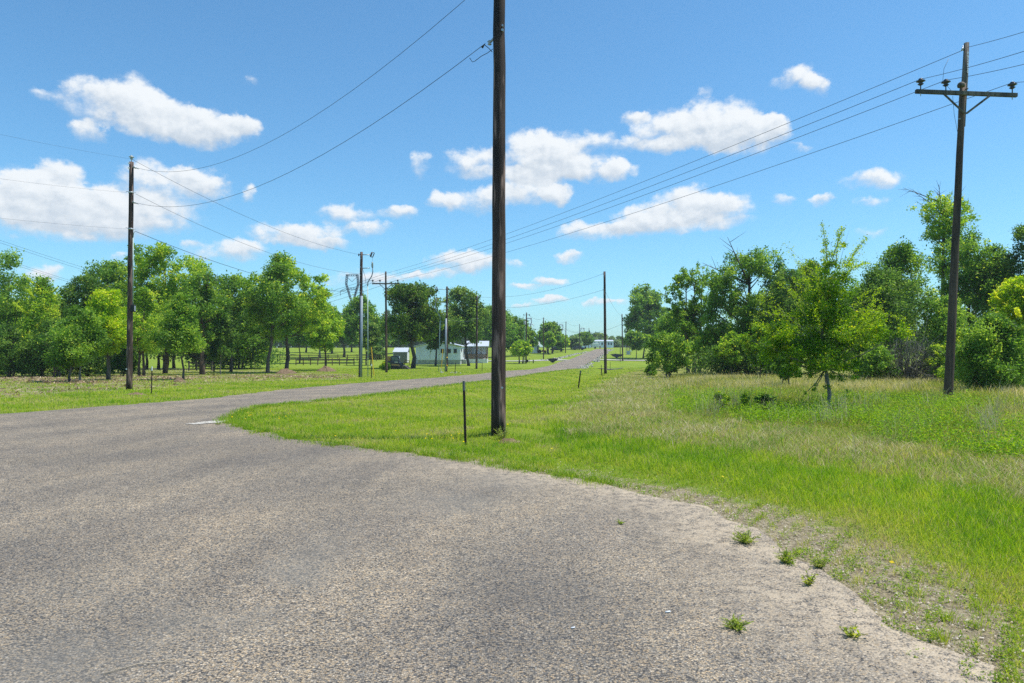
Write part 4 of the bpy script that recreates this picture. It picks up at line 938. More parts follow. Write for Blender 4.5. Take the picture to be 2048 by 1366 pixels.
# --- bare left pole
lp, ll, LD = pole('bare dark pole with a black meter box, left of the road', 258.5, 780, 324, 263, None, .125, .085, None)
for yy in (328, 337.5): bolt(lp, ll(yy, -.05, -.08), .03, M_white)
pin_insulator(lp, ll(324, 0, 0) + Vector((0, 0, .0)), .72, M_porcl)
for yy, nm in ((334, 'dead_end_clamp'), (404, 'dead_end_clamp')):
    mb = MB(); c = ll(yy, .09, -.02); mb.tube([c, c + Vector((.12, -.02, -.05))], [.05, .035], 8); mb.tube([c + Vector((.12, -.02, -.05)), c + Vector((.26, -.04, -.10))], [.02, .012], 6); mb.build(nm, M_steel, lp, True)
for yy in (385, 458):
    mb = MB(); c = ll(yy); mb.lathe(c + Vector((0, 0, -.03)), [(.098, 0), (.106, .01), (.106, .05), (.098, .06)], 14); mb.tube([c + Vector((-.20, -.02, .05)), c + Vector((-.10, -.07, .02)), c + Vector((.10, -.06, -.02)), c + Vector((.2, 0, .0))], .012, 5); mb.build('strap_band', M_steel, lp, True)
mb = MB(); mb.tube([ll(610, .125, -.01), ll(476, .105, -.01)], .022, 8); mb.tube([ll(474, .11, -.01), ll(466, .13, -.01), ll(462.5, .19, -.02)], .014, 6); mb.build('service_conduit', M_green, lp, True)
mb = MB(); c = ll(617, .17, -.06); mb.box(c, (.16, .16, .30), .0); mb.build('meter_box', M_dark, lp, bevel=.012)
mb = MB(); mb.box(c + Vector((.082, -.02, 0)), (.012, .10, .22)); mb.build('cover_plate', M_steel, lp)
mb = MB(); c = ll(738, -.06, -.122); mb.box(c, (.05, .01, .05)); mb.build('number_tag', M_white, lp)

# --- pole with cut-out switch and riser
def riser_pole(label, x, base, top, xt, conduit_top, side=1, D=None):
    e, l, D = pole(label, x, base, top, xt, D, .135, .10, None); k = D / F
    for yy in np.linspace(top + 14, conduit_top - 8, 5): bolt(e, l(float(yy), -.02, -.10), .035, M_steel)
    mb = MB(); mb.tube([l(base + 2, .07 * side, -.09), l(conduit_top, .06 * side, -.07)], [.10, .10], 10); mb.build('riser_guard', M_conduit, e, True)
    mb = MB(); mb.tube([l(base + 4, 15.5 * k * side), l(top + 68, 13 * k * side)], .035, 8); mb.tube([l(base - 95, .1 * side), l(base - 95, 14.5 * k * side)], .012, 5); mb.tube([l(top + 70, .1 * side), l(top + 70, 12.5 * k * side)], .012, 5); mb.build('standoff_conduit', M_green, e, True)
    mb = MB(); mb.tube([l(top + 68, 13 * k * side), l(top + 60, 13.5 * k * side), l(top + 48, 21 * k * side), l(top + 40, 23 * k * side), l(top + 31, 22.5 * k * side)], .04, 6); mb.build('riser_cable', M_conduit, e, True)
    mb = MB(); mb.lathe(l(top + 31, 22 * k * side), [(.03, 0), (.09, .03), (.05, .08), (.10, .12), (.05, .18), (.09, .22), (.05, .30), (.08, .34), (.03, .42)], 10); mb.build('cable_terminator', M_porcl, e, True)
    for ya, yb in ((5.5, 5.5), (32.5, 32)):
        mb = MB(); mb.tube([l(top + ya, .09 * side), l(top + yb, 17 * k * side)], .03, 6); mb.build('bracket_arm', M_steel, e, True)
    mb = MB(); a_, b_ = l(top + .5, 21 * k * side), l(top + 9.5, 18 * k * side)
    c_, d_ = a_ + Vector((.18 * side, 0, -.05)), b_ + Vector((.16 * side, 0, -.04))
    mb.tube([a_, b_], .065, 8); mb.tube([c_, d_], .035, 6); mb.tube([a_, c_], .025, 5); mb.tube([b_, d_], .025, 5); mb.build('fuse_cutout', M_porc, e, True)
    mb = MB(); mb.tube([d_, l(top + 21, 21.5 * k * side)], .008, 4); mb.build('lead_wire', M_wire, e); mb = MB(); mb.tube([l(top + 34, .10 * side), l(top + 50, 8 * k * side), l(top + 66, 10 * k * side)], .012, 4); mb.build('lead_wire', M_wire, e)
    mb = MB(); c = l(top + 5, -.14 * side); mb.tube([l(top + 5, 0), c], .03, 6); mb.lathe(c + Vector((-.06 * side, 0, -.12)), [(.02, 0), (.06, .04), (.03, .09), (.06, .14), (.02, .2)], 8); mb.build('dead_end_insulator', M_porc, e, True)
    return e, l, D
rp, rl, RD = riser_pole('dark pole with grey riser guard and fuse cutout, in front of the mound oaks', 720.5, 755, 504, 723, 592)
rq, rql, RQ = riser_pole('dark pole with yellow bands and riser guard, in front of the grey house', 892.5, 744, 573, 894, 637, -1)
for yy in (716, 732):
    mb = MB(); mb.lathe(rql(yy, 0, 0), [(.140, 0), (.144, .005), (.144, .12), (.140, .125)], 10); mb.build('yellow_band', M_yellow, rq)
# --- weathered crossarm poles
def crossarm_pole(label, x, base, top, xt, D, arm_y, armL, armR, ins, dz=0.0, big=True, brace=True):
    e, l, D = pole(label, x, base, top + (130 * 0), xt, D, .135, .085, M_poleold); k = D / F
    a, b = l(arm_y, 0), l(arm_y, 0); a = l(arm_y, (armL - x) * k - l(arm_y).x, -.14); b = l(arm_y, (armR - x) * k - l(arm_y).x, -.14); a.z += dz; b.z -= dz
    c = (a + b) / 2; L = (b - a).length; mb = MB(); mb.box(c, (L, .095, .12), 0, 1, math.atan2(a.z - b.z, b.x - a.x)); mb.build('crossarm', M_polegrey, e, bevel=.008)
    tops = []
    for ix in ins:
        f = ((ix - x) * k - a.x) / (b.x - a.x); p = a.lerp(b, f) + Vector((0, 0, .06)); pin_insulator(e, p, .9); tops.append(wp(e, p + Vector((0, 0, .325))))
        mb = MB(); mb.tube([p + Vector((0, 0, -.2)), p + Vector((0, 0, -.12))], [.012, .02], 6); mb.build('pin_nut', M_steel, e)
    if brace:
        for f in (.27, .73):
            q = a.lerp(b, f) + Vector((0, -.03, -.05)); z = c.z - .62; ctr = Vector((l(arm_y).x + (.04 if f > .5 else -.02), -.13, z)); mb = MB()
            mb.tube([q, ctr], .032, 6); mb.build('brace', M_polegrey, e)
    return e, l, D, tops
cp, cl, CD, ctop = crossarm_pole('weathered brown pole with crossarm and number plates, at the right', 1895, 806, 168, 1926, None, 190, 1826, 2027, (1836, 1886, 2018), .06)
# grafted top piece of the weathered pole
mb = MB(); k_ = CD / F; mb.tube([cl(252, .075, .06), cl(200, .07, .06), cl(150, .065, .02), cl(86, .05, .0)], [.085, .092, .085, .072], 12); mb.build('pole_top_extension', M_polegrey, cp, True)
mb = MB(); mb.lathe(cl(176, -.17, -.18) , [(.10, -.04), (.11, .03), (.09, .08), (.05, .11), (.01, .12)], 12); mb.tube([cl(182, .02, -.2), cl(182, .02, -.12)], .03, 6); mb.build('arm_hardware', M_polegrey, cp, True)
mb = MB(); mb.tube([cl(98, -.03, -.02), cl(98, -.10, -.05), cl(103, -.13, -.05)], [.02, .03, .02], 6); mb.tube([cl(93, -.09, -.05), cl(103, -.08, -.05)], .012, 5); mb.build('neutral_bracket', M_steel, cp, True)
mb = MB(); mb.tube([cl(184, -.45, -.14), cl(165, -.70, -.10), cl(140, -.68, -.10), cl(119, -.52, -.06)], .006, 4); mb.tube([cl(195, -.38, -.12), cl(230, -.26, -.05), cl(282, -.09, -.08)], .006, 4); mb.build('ground_lead', M_wire, cp, True)
def text_mesh(s, size):
    cu = bpy.data.curves.new('text', 'FONT'); cu.body = s; cu.size = size; cu.extrude = .002; cu.align_x = 'CENTER'; cu.align_y = 'CENTER'; cu.offset = .003
    o = bpy.data.objects.new('text', cu); COL.objects.link(o); bpy.context.view_layer.update()
    me = bpy.data.meshes.new_from_object(o.evaluated_get(bpy.context.evaluated_depsgraph_get())); bpy.data.objects.remove(o); return me
M_alu = plain('aluminium_digit', (.62, .64, .62), .45, .5, .2, .1)
for i, ch in enumerate('P92450'):
    o = put('pole_number', text_mesh(ch, .135), cp, M_alu); yy = 109 + i * 7.3; q = cl(yy, .055 + (yy - 109) * .0004, -.083 - i * .0022); o.location = q; o.rotation_euler = (math.radians(90), 0, math.radians(22)); o['label'] = 'metal character %s nailed to the pole' % ch
mb = MB(); mb.tube([cl(240, -.09, -.1), cl(240, -.16, -.1)], .015, 6); mb.build('bolt', M_steel, cp)
op, ol, OD, otop = crossarm_pole('old thin brown pole with crossarm, before the dense maple', 773, 741, 543, 771.5, 70, 567.5, 745, 799, (746, 760.5, 796), .0, False)
# --- plain poles
def plain_pole(label, x, base, top, xt=None, D=None, r0=.14, r1=.10, knobs=(), tf=False, group=GP, arm=False):
    e, l, D = pole(label, x, base, top, xt, D, r0, r1, None, group)
    for yy, sd in knobs:
        mb = MB(); mb.tube([l(yy, 0, -.05), l(yy, .22 * sd, -.05)], [.05, .03], 6); mb.build('clamp', M_steel, e)
    if tf:
        mb = MB(); k = D / F; mb.lathe(l(top + 24.5, -3.2 * k * tf, -.05), [(.02, -.02), (.21, 0), (.22, .05), (.22, .60), (.20, .66), (.03, .68)], 12); mb.build('transformer', M_porcl, e, True)
        mb = MB(); mb.tube([l(top + 5, -5.4 * k), l(top + 5, 6.5 * k)], .02, 5); mb.tube([l(top + 3, 5 * k), l(top + 7, 7 * k)], .06, 6); mb.tube([l(top + 3, -5.6 * k), l(top + 7, -4.8 * k)], .06, 6); mb.build('switch_arm', M_porc, e); mb = MB(); mb.tube([l(top + 15, -4.8 * k * tf), l(top + 19, -4.8 * k * tf)], .05, 6); mb.tube([l(top + 19, -4.8 * k * tf), l(top + 24, -3.6 * k * tf)], .03, 6); mb.build('bushing', M_porc, e)
        mb = MB(); mb.tube([l(base + 1, -3.2 * k * tf), l(top + 26, -2.6 * k * tf)], .05, 6); mb.build('standoff_conduit', M_green, e)
    return e, l, D
p5, l5, D5 = plain_pole('bare dark pole left of the tall foreground pole, in front of the porch', 953, 738, 592, 954, knobs=((594, 1), (614, 1), (637, 1)))
p6, l6, D6 = plain_pole('dark pole with a grey transformer can, right of the tall foreground pole', 1052, 727, 625, 1053, tf=1)
mb = MB(); mb.box(l6(722, .25, -.1), (.35, .3, .5)); mb.build('meter_box', M_dark, p6)
p7, l7, D7 = plain_pole('bare dark pole in front of the tall tree on the far slope', 1087, 718, 635, 1087, knobs=((651, 1), (659, -1), (663, 1)))
p8, l8, D8 = plain_pole('bare dark pole standing alone against the sky left of the bending road', 1131, 706, 643, 1132)
p9, l9, D9 = plain_pole('bare dark pole beside the dark parked car', 1159, 699, 648, 1159, 240)
p10, l10, D10 = plain_pole('far pole with a small transformer, left of the far white trailer', 1177.5, 698.5, 656, 1178, 270, tf=0)
mb = MB(); k_ = D10 / F; mb.lathe(l10(666, .1, -.3), [(.05, 0), (.3, .05), (.3, .9), (.05, 1.0)], 8); mb.build('transformer', M_dark, p10)
p11, l11, D11 = plain_pole('thin far pole, first right of the far transformer pole', 1180.7, 697, 664, 1180.7, 330)
p12, l12, D12 = plain_pole('thin far pole, second right of the far transformer pole', 1183.5, 697, 664, 1183.5, 335)
p13, l13, D13 = plain_pole('thin far pole standing right before the windows of the far white trailer', 1191.5, 696, 662.5, 1191.5, 350)
p14, l14, D14 = plain_pole('smooth dark pole on the right side of the road beyond the ditch', 1211, 748, 543, 1209, None, .15, .105, knobs=((548, -1), (580, -1)))
p15, l15, D15 = plain_pole('bare dark pole at the right driveway, right of the smooth dark pole', 1245.5, 722, 628, 1244, knobs=((644, -1), (632, -1)))
p16, l16, D16 = plain_pole('pole with transformer beside the grey utility cabinet', 1254, 706, 642, 1253.5, None, tf=1)
p17, l17, D17 = plain_pole('pale thin pole just right of the cabinet transformer pole', 1258.5, 700, 648, 1258, 230)
p18, l18, D18 = plain_pole('farthest thin pole of the right row, before the airy tree', 1262, 698, 656, 1261, 290)

# ---------------------------------------------------------------- wires
T = lambda e, l, y, dx=0, dy=0: wp(e, l(y, dx, dy))
wire('upper wire sweeping from the bare left pole up to the tall foreground pole', T(lp, ll, 336, .25), T(fg, fl, -52, -.1), 1.35, .0055)
wire('lower wire sweeping from the bare left pole up to the tall foreground pole', T(lp, ll, 406, .25), T(fg, fl, 87, -.26), 1.15, .006)
wire('wire from the bare left pole insulator to the top of the riser pole', T(lp, ll, 318), T(rp, rl, 509, -.2), .55, .007)
wire('wire from the strap of the bare left pole down to the riser pole', T(lp, ll, 388, .2), T(rp, rl, 548, -.1), .65, .007)
wire('thick service cable from the bare left pole to the middle of the riser pole', T(lp, ll, 462.5, .19), T(rp, rl, 585, -.1), .6, .010)
wire('wire leaving the insulator of the bare left pole beyond the left edge of the view', T(lp, ll, 318), at(-300, 198, 21), .12, .0028)
wire('wire leaving the strap of the bare left pole beyond the left edge of the view', T(lp, ll, 385, -.2), at(-300, 310, 21), .12, .0028)
wire('lowest wire leaving the bare left pole beyond the left edge of the view', T(lp, ll, 458, -.2), at(-300, 398, 21), .10, .0028)
for i, (y0, y1, y2) in enumerate(((472, 545, 0), (477, 550, 0), (508, 578, 0), (512, 582, 0))):
    wire(('upper', 'second', 'third', 'lowest')[i] + ' of four far wires slanting down behind the left wood', at(-200, y0 - 62, 62), at(420, y1 + 60, 110), .6, .012, group='far wires behind the left wood')
wire('wire crossing the road from the porch pole top to the smooth dark pole', T(p5, l5, 594, .2), T(p14, l14, 548, -.2), .75, .010)
wire('lower wire crossing the road from the porch pole to the smooth dark pole', T(p5, l5, 614, .2), T(p14, l14, 580, -.2), .7, .010)
wire('service cable between the banded pole and the porch pole', T(rq, rql, 638, .1), T(p5, l5, 637, 0), .35, .018)
wire('wire between the tops of the banded pole and the porch pole', T(rq, rql, 579, .1), T(p5, l5, 594, 0), .4, .010)
names = ('left', 'middle', 'right')
for i in range(3):
    wire('wire from the %s insulator of the weathered crossarm pole to the old thin pole' % names[i], ctop[i], otop[i], .55, .0085, group='wires between the crossarm poles')
    wire('wire from the %s insulator of the weathered crossarm pole out past the right edge' % names[i], ctop[i], at((2400, 2440, 2600)[i], (-20, 16, 70)[i], 11.5), .12, .007, group='wires between the crossarm poles')
    wire('wire from the %s insulator of the old thin pole down behind the oaks' % names[i], otop[i], at(420 + 20 * i, 655 - 5 * i, 128), .8, .014, group='wires between the crossarm poles')
wire('neutral wire from the top of the weathered crossarm pole to the old thin pole', T(cp, cl, 103, -.13, -.05), T(op, ol, 547), .5, .0085, group='wires between the crossarm poles')
wire('neutral wire from the top of the weathered crossarm pole out past the right edge', T(cp, cl, 97, .02, -.08), at(2400, -62, 11.5), .10, .007, group='wires between the crossarm poles')
wire('neutral wire from the top of the old thin pole down behind the oaks', T(op, ol, 547), at(400, 640, 128), .8, .014, group='wires between the crossarm poles')
seq = [(p5, l5, 592, 'porch pole'), (p6, l6, 625, 'transformer pole'), (p7, l7, 635, 'far slope pole'), (p8, l8, 643, 'lone bare pole'), (p9, l9, 648, 'parked car pole'), (p10, l10, 656, 'far transformer pole')]
for (ea, la, ya, na), (eb, lb, yb, nb) in zip(seq[1:-1], seq[2:]):
    wire('upper wire from the %s to the %s' % (na, nb), T(ea, la, ya + 1), T(eb, lb, yb + 1), .7, .018, group='far wires along the road')
    wire('lower wire from the %s to the %s' % (na, nb), T(ea, la, ya + 22 if ya < 640 else ya + 16), T(eb, lb, yb + 18 if yb < 640 else yb + 13), .8, .022, group='far wires along the road')
wire('upper wire from the smooth dark pole to the driveway pole', T(p14, l14, 580, 0), T(p15, l15, 632), .5, .012, group='far wires along the road')
wire('upper wire from the driveway pole to the cabinet transformer pole', T(p15, l15, 632), T(p16, l16, 644), .5, .016, group='far wires along the road')
wire('lower wire from the driveway pole to the lone bare pole over the road', T(p15, l15, 648), T(p8, l8, 658), 1.6, .02, group='far wires along the road')
wire('wire dropping from the far slope pole to the pale far house', T(p7, l7, 663), at(1062, 686, 205), .6, .02, group='far wires along the road')

# ---------------------------------------------------------------- lattice transmission pylons
M_lat = plain('grey_lattice_steel', (.20, .22, .25), .5, .5, .3)
def pylon(label, x, top, D, Htot, t):
    X = (x - CX) * D / F; zt = EYE - (top - HY) * D / F; g = gz(X, D); e = thing('transmission_pylon', label, 'pylon', (X, D, g), 'lattice pylons on the horizon'); H = zt - g; s = H / 44.0
    def bars(name, segs, tt=t):
        mb = MB()
        for a, b in segs: mb.tube([a, b], tt, 4)
        return mb.build(name, M_lat, e)
    def leg(sx, dy): return [((sx * 3.6 * s, dy, H), (sx * 4.1 * s, dy, H - 5.6 * s)), ((sx * 4.1 * s, dy, H - 5.6 * s), (sx * 1.3 * s, dy, H - 15 * s)), ((sx * 2.6 * s, dy, H), (sx * 3.2 * s, dy, H - 5.6 * s)), ((sx * 3.2 * s, dy, H - 5.6 * s), (sx * .5 * s, dy, H - 15 * s))] + [((sx * (3.6 + .1 * i) * s, dy, H - i * 1.2 * s), (sx * (2.7 + .1 * i) * s, dy, H - (i + 1) * 1.2 * s)) for i in range(5)] + [((sx * (4.1 - .28 * i) * s, dy, H - (5.6 + i) * s), (sx * (3.0 - .28 * i) * s, dy, H - (6.6 + i) * s)) for i in range(9)]
    for sx in (-1, 1): bars('window_leg', leg(sx, 0) + leg(sx, 1.4 * s), t * .8)
    bars('top_beam', [((-3.8 * s, 0, H), (3.8 * s, 0, H)), ((-3.4 * s, 0, H - .9 * s), (3.4 * s, 0, H - .9 * s))] + [(((-3.4 + 1.36 * i) * s, 0, H - .9 * s), ((-2.7 + 1.36 * i) * s, 0, H)) for i in range(5)])
    bars('insulator_string', [((-2.6 * s, 0, H - 1.8 * s), (0, 0, H - 4.4 * s)), ((2.6 * s, 0, H - 1.8 * s), (0, 0, H - 4.4 * s))], t * .7)
    za = H - 9.2 * s
    bars('crossbeam', [((-3.4 * s, 0, za + 1.2 * s), (3.4 * s, 0, za + 1.2 * s)), ((-3.4 * s, 0, za), (3.4 * s, 0, za)), ((-3.2 * s, 0, za + 1.2 * s), (-7 * s, 0, za - .6 * s)), ((-7 * s, 0, za - .6 * s), (-3.2 * s, 0, za)), ((3.2 * s, 0, za + 1.2 * s), (7 * s, 0, za - .6 * s)), ((7 * s, 0, za - .6 * s), (3.2 * s, 0, za))] + [(((-3.4 + .97 * i) * s, 0, za), ((-2.9 + .97 * i) * s, 0, za + 1.2 * s)) for i in range(7)] + [((-7 * s, 0, za - .6 * s), (-7 * s, 0, za - 3.6 * s)), ((7 * s, 0, za - .6 * s), (7 * s, 0, za - 3.6 * s))], t * .8)
    zb = H - 15 * s; body = []
    for sx in (-1, 1):
        for sy in (0, 1): body.append(((sx * 1.0 * s, sy * 1.4 * s, zb), (sx * 3.6 * s, (sy * 4.4 - 1.5) * s, 0)))
    for i in range(8):
        f, f2 = i / 8, (i + 1) / 8; w1, w2 = 1 + 2.6 * f, 1 + 2.6 * f2; body += [((-w1 * s, 0, zb * (1 - f)), (w2 * s, 0, zb * (1 - f2))), ((w1 * s, 0, zb * (1 - f)), (-w2 * s, 0, zb * (1 - f2)))]
    bars('tower_body', body)
pylon('large grey lattice pylon rising behind the riser pole', 704, 549, 400, 44, .17)
pylon('lattice pylon behind the transformer pole', 1058, 636, 900, 44, .28)
pylon('small faint lattice pylon right of the tall tree on the far slope', 1122, 649, 1180, 44, .3)
pylon('farthest lattice pylon right of the pole by the parked car', 1165, 656, 1300, 44, .3)

# ---------------------------------------------------------------- buildings
m = Mat('siding_grey'); w_ = m.n('ShaderNodeTexWave', wave_type='BANDS', bands_direction='Z'); w_.inputs['Scale'].default_value = 2.6; m.l(m.co(), w_.inputs[0]); M_siding = m.base(m.ramp(m.noise(2, 3, m.co()), [(.3, (.72, .76, .94)), (.7, (.77, .82, .97))]), .6, .3); m.bump(w_.outputs[0], .5, .02)
M_sidingw = plain('siding_white', (.70, .72, .73), .6, .3, 0, .05)
M_skirt = plain('grey_block_skirting', (.36, .37, .36), .85, .2, 0, .25, 3)
M_metal_roof = plain('metal_roof', (.60, .63, .66), .4, .5, .35, .06)
M_glass = plain('dark_window', (.02, .03, .04), .12, .6)
M_deck = plain('deck_wood', (.24, .14, .085), .75, .3, 0, .25, 4)
M_taupe = plain('taupe_siding', (.21, .20, .175), .7, .3, 0, .07)
def part(name, mat, par, *boxes, bevel=0.0):
    mb = MB()
    for c, d in boxes: mb.box(c, d)
    return mb.build(name, mat, par, bevel=bevel)
# grey house with porch
hx, hy = (876 - CX) * 118 / F, 118.0; hg = gz(hx, hy); W2 = 3.85
hs = thing('house', 'pale grey mobile home with metal roof and wooden railed porch', 'house', (hx, hy, hg), 'houses in the distance')
mb = MB(); mb.prism([(-W2, .8), (W2, .8), (W2, 3.15), (0, 4.0), (-W2, 3.15)], 0, 15); wall = mb.build('wall', M_siding, hs)
part('skirting', M_skirt, hs, ((0, 7.5, .4), (2 * W2 - .06, 14.94, .8)))
mb = MB()
for sx in (-1, 1): mb.prism([(0, 4.02), (0, 4.14), (sx * (W2 + .25), 3.24), (sx * (W2 + .25), 3.12)], -.25, 15.25)
mb.build('roof', M_metal_roof, hs)
for wx in (.75, 1.95, 3.0 - .0):
    f = part('window', M_sidingw, hs, ((wx, -.02, 2.35), (.66, .06, .84))); part('pane', M_glass, f, ((wx, -.035, 2.35), (.54, .06, .72)))
for wx in (-1.9, -.1): part('trim', M_sidingw, hs, ((wx - 1.2, -.015, 1.95), (.07, .05, 2.2)))
part('sunlit_side_panel', M_sidingw, hs, ((W2 + .03, 5.5, 2.0), (.05, 10.8, 2.35)))  # sunlit side wall: sun on the siding is given as a white colour
d_ = part('door', M_sidingw, hs, ((W2 + .08, 4.2, 1.85), (.06, 1.4, 2.0))); part('pane', M_glass, d_, ((W2 + .1, 8.6, 2.3), (.08, 1.3, .9)), ((W2 + .1, 6.9, 1.9), (.08, .5, 1.5)), ((W2 + .1, 1.8, 2.5), (.08, 1.2, .5)))
part('step', M_skirt, hs, ((W2 + .4, 6, .4), (.7, 4.0, .78)))
# porch at the right rear, ridge running left to right
px0, px1, py0, py1 = W2 + .1, W2 + 4.3, 9.5, 14.5
part('porch_deck', M_sidingw, hs, (((px0 + px1) / 2, (py0 + py1) / 2, .42), (px1 - px0, py1 - py0, .84)))
part('porch_back_wall', M_sidingw, hs, (((px0 + px1) / 2, py1 - .1, 2.2), (px1 - px0, .12, 2.7)))
b_ = part('porch_door', M_siding, hs, ((px0 + 1.8, py1 - .2, 1.85), (1.3, .06, 2.0))); part('pane', M_white, b_, ((px0 + 1.5, py1 - .25, 2.1), (.42, .06, 1.1)), ((px0 + 2.1, py1 - .25, 2.1), (.42, .06, 1.1)))
mb = MB(); pm = (py0 + py1) / 2
vs = [(px0, py0 - .3, 3.15), (px1 + .3, py0 - .3, 3.15), (px1 + .3, pm, 4.15), (px0, pm, 4.15), (px1 + .3, py1 + .3, 3.15), (px0, py1 + .3, 3.15)]
vs2 = [(a, b, c + .1) for a, b, c in vs]
mb.add(vs + vs2, [(0, 3, 2, 1), (3, 5, 4, 2), (6, 7, 8, 9), (9, 8, 10, 11), (0, 1, 7, 6), (1, 2, 8, 7), (2, 4, 10, 8), (5, 11, 10, 4), (0, 6, 9, 3), (3, 9, 11, 5)]); mb.build('porch_roof', M_metal_roof, hs)
mb = MB(); mb.add([(px1, py0, 3.14), (px1, py1, 3.14), (px1, pm, 4.1), (px1 - .08, py0, 3.14), (px1 - .08, py1, 3.14), (px1 - .08, pm, 4.1)], [(0, 1, 2), (3, 5, 4), (0, 3, 4, 1), (1, 4, 5, 2), (2, 5, 3, 0)]); mb.build('porch_gable', M_sidingw, hs)
for qx, qy in ((px0 + .15, py0 + .1), (px0 + 1.2, py0 + .1), (px1 - 1.1, py0 + .1), (px1 - .1, py0 + .1), (px1 - .1, py1 - .3)): part('porch_post', M_deck, hs, ((qx, qy, 2.0), (.12, .12, 2.3)))
part('porch_railing', M_deck, hs, *([((px0 + .1 + i * .15, py0 + .1, 1.3), (.11, .05, .82)) for i in range(int((px1 - px0) / .15))] + [((px1 - .08, py0 + .2 + i * .15, 1.3), (.05, .11, .82)) for i in range(int((py1 - py0) / .15))] + [(((px0 + px1) / 2, py0 + .1, 1.75), (px1 - px0, .12, .07))]))
part('porch_chair', M_white, hs, ((px0 + 1.9, py0 + 1.2, 1.2), (.5, .5, .08)), ((px0 + 1.9, py0 + 1.45, 1.55), (.5, .06, .6)))
# shed
sx_, sy_ = (803 - CX) * 126 / F, 126.0; sg = gz(sx_, sy_)
sh = thing('shed', 'small taupe shed with pale metal roof, left of the grey house', 'shed', (sx_, sy_, sg), 'houses in the distance')
mb = MB(); mb.box((-.25, 1.25, 1.1), (2.5, 2.5, 2.0)); mb.build('wall', M_taupe, sh)
part('sunlit_side_wall', M_sidingw, sh, ((1.02, 1.25, 1.1), (.05, 2.5, 2.0)))  # sun put into the colour: lit side white, shaded front taupe
mb = MB(); vs = [(-1.65, -.12, 2.06), (1.2, -.12, 2.06), (1.2, 1.25, 2.85), (-1.45, 1.25, 2.85), (1.2, 2.62, 2.06), (-1.65, 2.62, 2.06)]; vs2 = [(a, b, c + .07) for a, b, c in vs]
mb.add(vs + vs2, [(0, 3, 2, 1), (3, 5, 4, 2), (6, 7, 8, 9), (9, 8, 10, 11), (0, 1, 7, 6), (1, 2, 8, 7), (2, 4, 10, 8), (5, 11, 10, 4), (0, 6, 9, 3), (3, 9, 11, 5)]); mb.build('roof', M_metal_roof, sh)
part('corner_trim', M_sidingw, sh, ((-1.52, -.02, 1.1), (.06, .06, 2.0)))
# far white trailer
tx, ty = (1186 - CX) * 300 / F, 300.0; tg = gz(tx, ty) - .1
tr_ = thing('trailer_home', 'long white trailer home with dark windows at the end of the road', 'trailer home', (tx, ty, tg), 'houses in the distance')
mb = MB(); mb.prism([(-9.4, 0), (8.9, 0), (8.9, 2.9), (-9.4, 2.9)], 0, 4.4); mb.build('wall', M_siding, tr_)
mb = MB(); mb.add([(-9.7, -.3, 2.9), (9.1, -.3, 2.9), (9.1, 2.2, 3.5), (-9.7, 2.2, 3.5), (9.1, 4.7, 2.9), (-9.7, 4.7, 2.9)], [(0, 1, 2, 3), (3, 2, 4, 5), (0, 5, 4, 1), (0, 3, 5), (1, 4, 2)]); mb.build('roof', M_metal_roof, tr_)
part('end_wall', M_white, tr_, ((9.0, 2.2, 1.45), (.12, 4.4, 2.9)))
for wx in (-.6, .7, 2.5, 4.0, 6.9, 8.0):
    f = part('window', M_sidingw, tr_, ((wx, -.04, 1.75), (.75, .1, 1.25))); part('pane', M_glass, f, ((wx, -.08, 1.75), (.6, .1, 1.1)))
# pale blue house
bx, by = (1069 - CX) * 205 / F, 205.0; bgz = gz(bx, by)
bh = thing('house', 'pale blue gabled house half hidden by trees on the far slope', 'house', (bx, by, bgz), 'houses in the distance')
mb = MB(); mb.box((-.6, 2.5, 1.4), (3.6, 5, 2.8)); mb.build('wall', M_siding, bh); part('end_wall', M_white, bh, ((1.26, 2.5, 1.4), (.1, 5, 2.8)))
mb = MB(); mb.add([(-2.8, -.4, 2.8), (1.6, -.4, 2.5), (1.6, 2.5, 3.4), (-2.8, 2.5, 3.6), (1.6, 5.4, 2.5), (-2.8, 5.4, 2.8)], [(0, 1, 2, 3), (3, 2, 4, 5), (0, 5, 4, 1), (0, 3, 5), (1, 4, 2)]); mb.build('roof', M_skirt, bh)
part('door', M_glass, bh, ((1.0, -.03, 1.1), (.35, .08, 2.0)))

# ---------------------------------------------------------------- rail fence, benches, machines, cars
def fence(label, pts, D, nposts, rails, ph=1.25, mat=None):
    a, b = at(pts[0], 715, D), at(pts[1], 715, D); e = thing('rail_fence', label, 'fence', (a[0], D, gz(a[0], D)), 'rail fences'); L = b[0] - a[0]
    for i in range(nposts):
        X = L * i / (nposts - 1); part('post', mat or M_fence, e, ((X, 0, gz(a[0] + X, D) - gz(a[0], D) + ph / 2), (.13, .13, ph)))
    for z in rails: part('rail', mat or M_fence, e, ((L / 2, -.09, z), (L, .045, .15)))
fence('long dark brown rail fence behind the mound oaks', (592, 708), 112, 9, (.35, .85), 1.2)
fence('farther rail fence of the pasture, behind the riser pole', (560, 772), 140, 12, (.35, .8, 1.2), 1.35)
fence('pale rail fence glimpsed between the trunks of the left wood', (378, 424), 78, 4, (.55, .95), 1.1, M_polegrey)
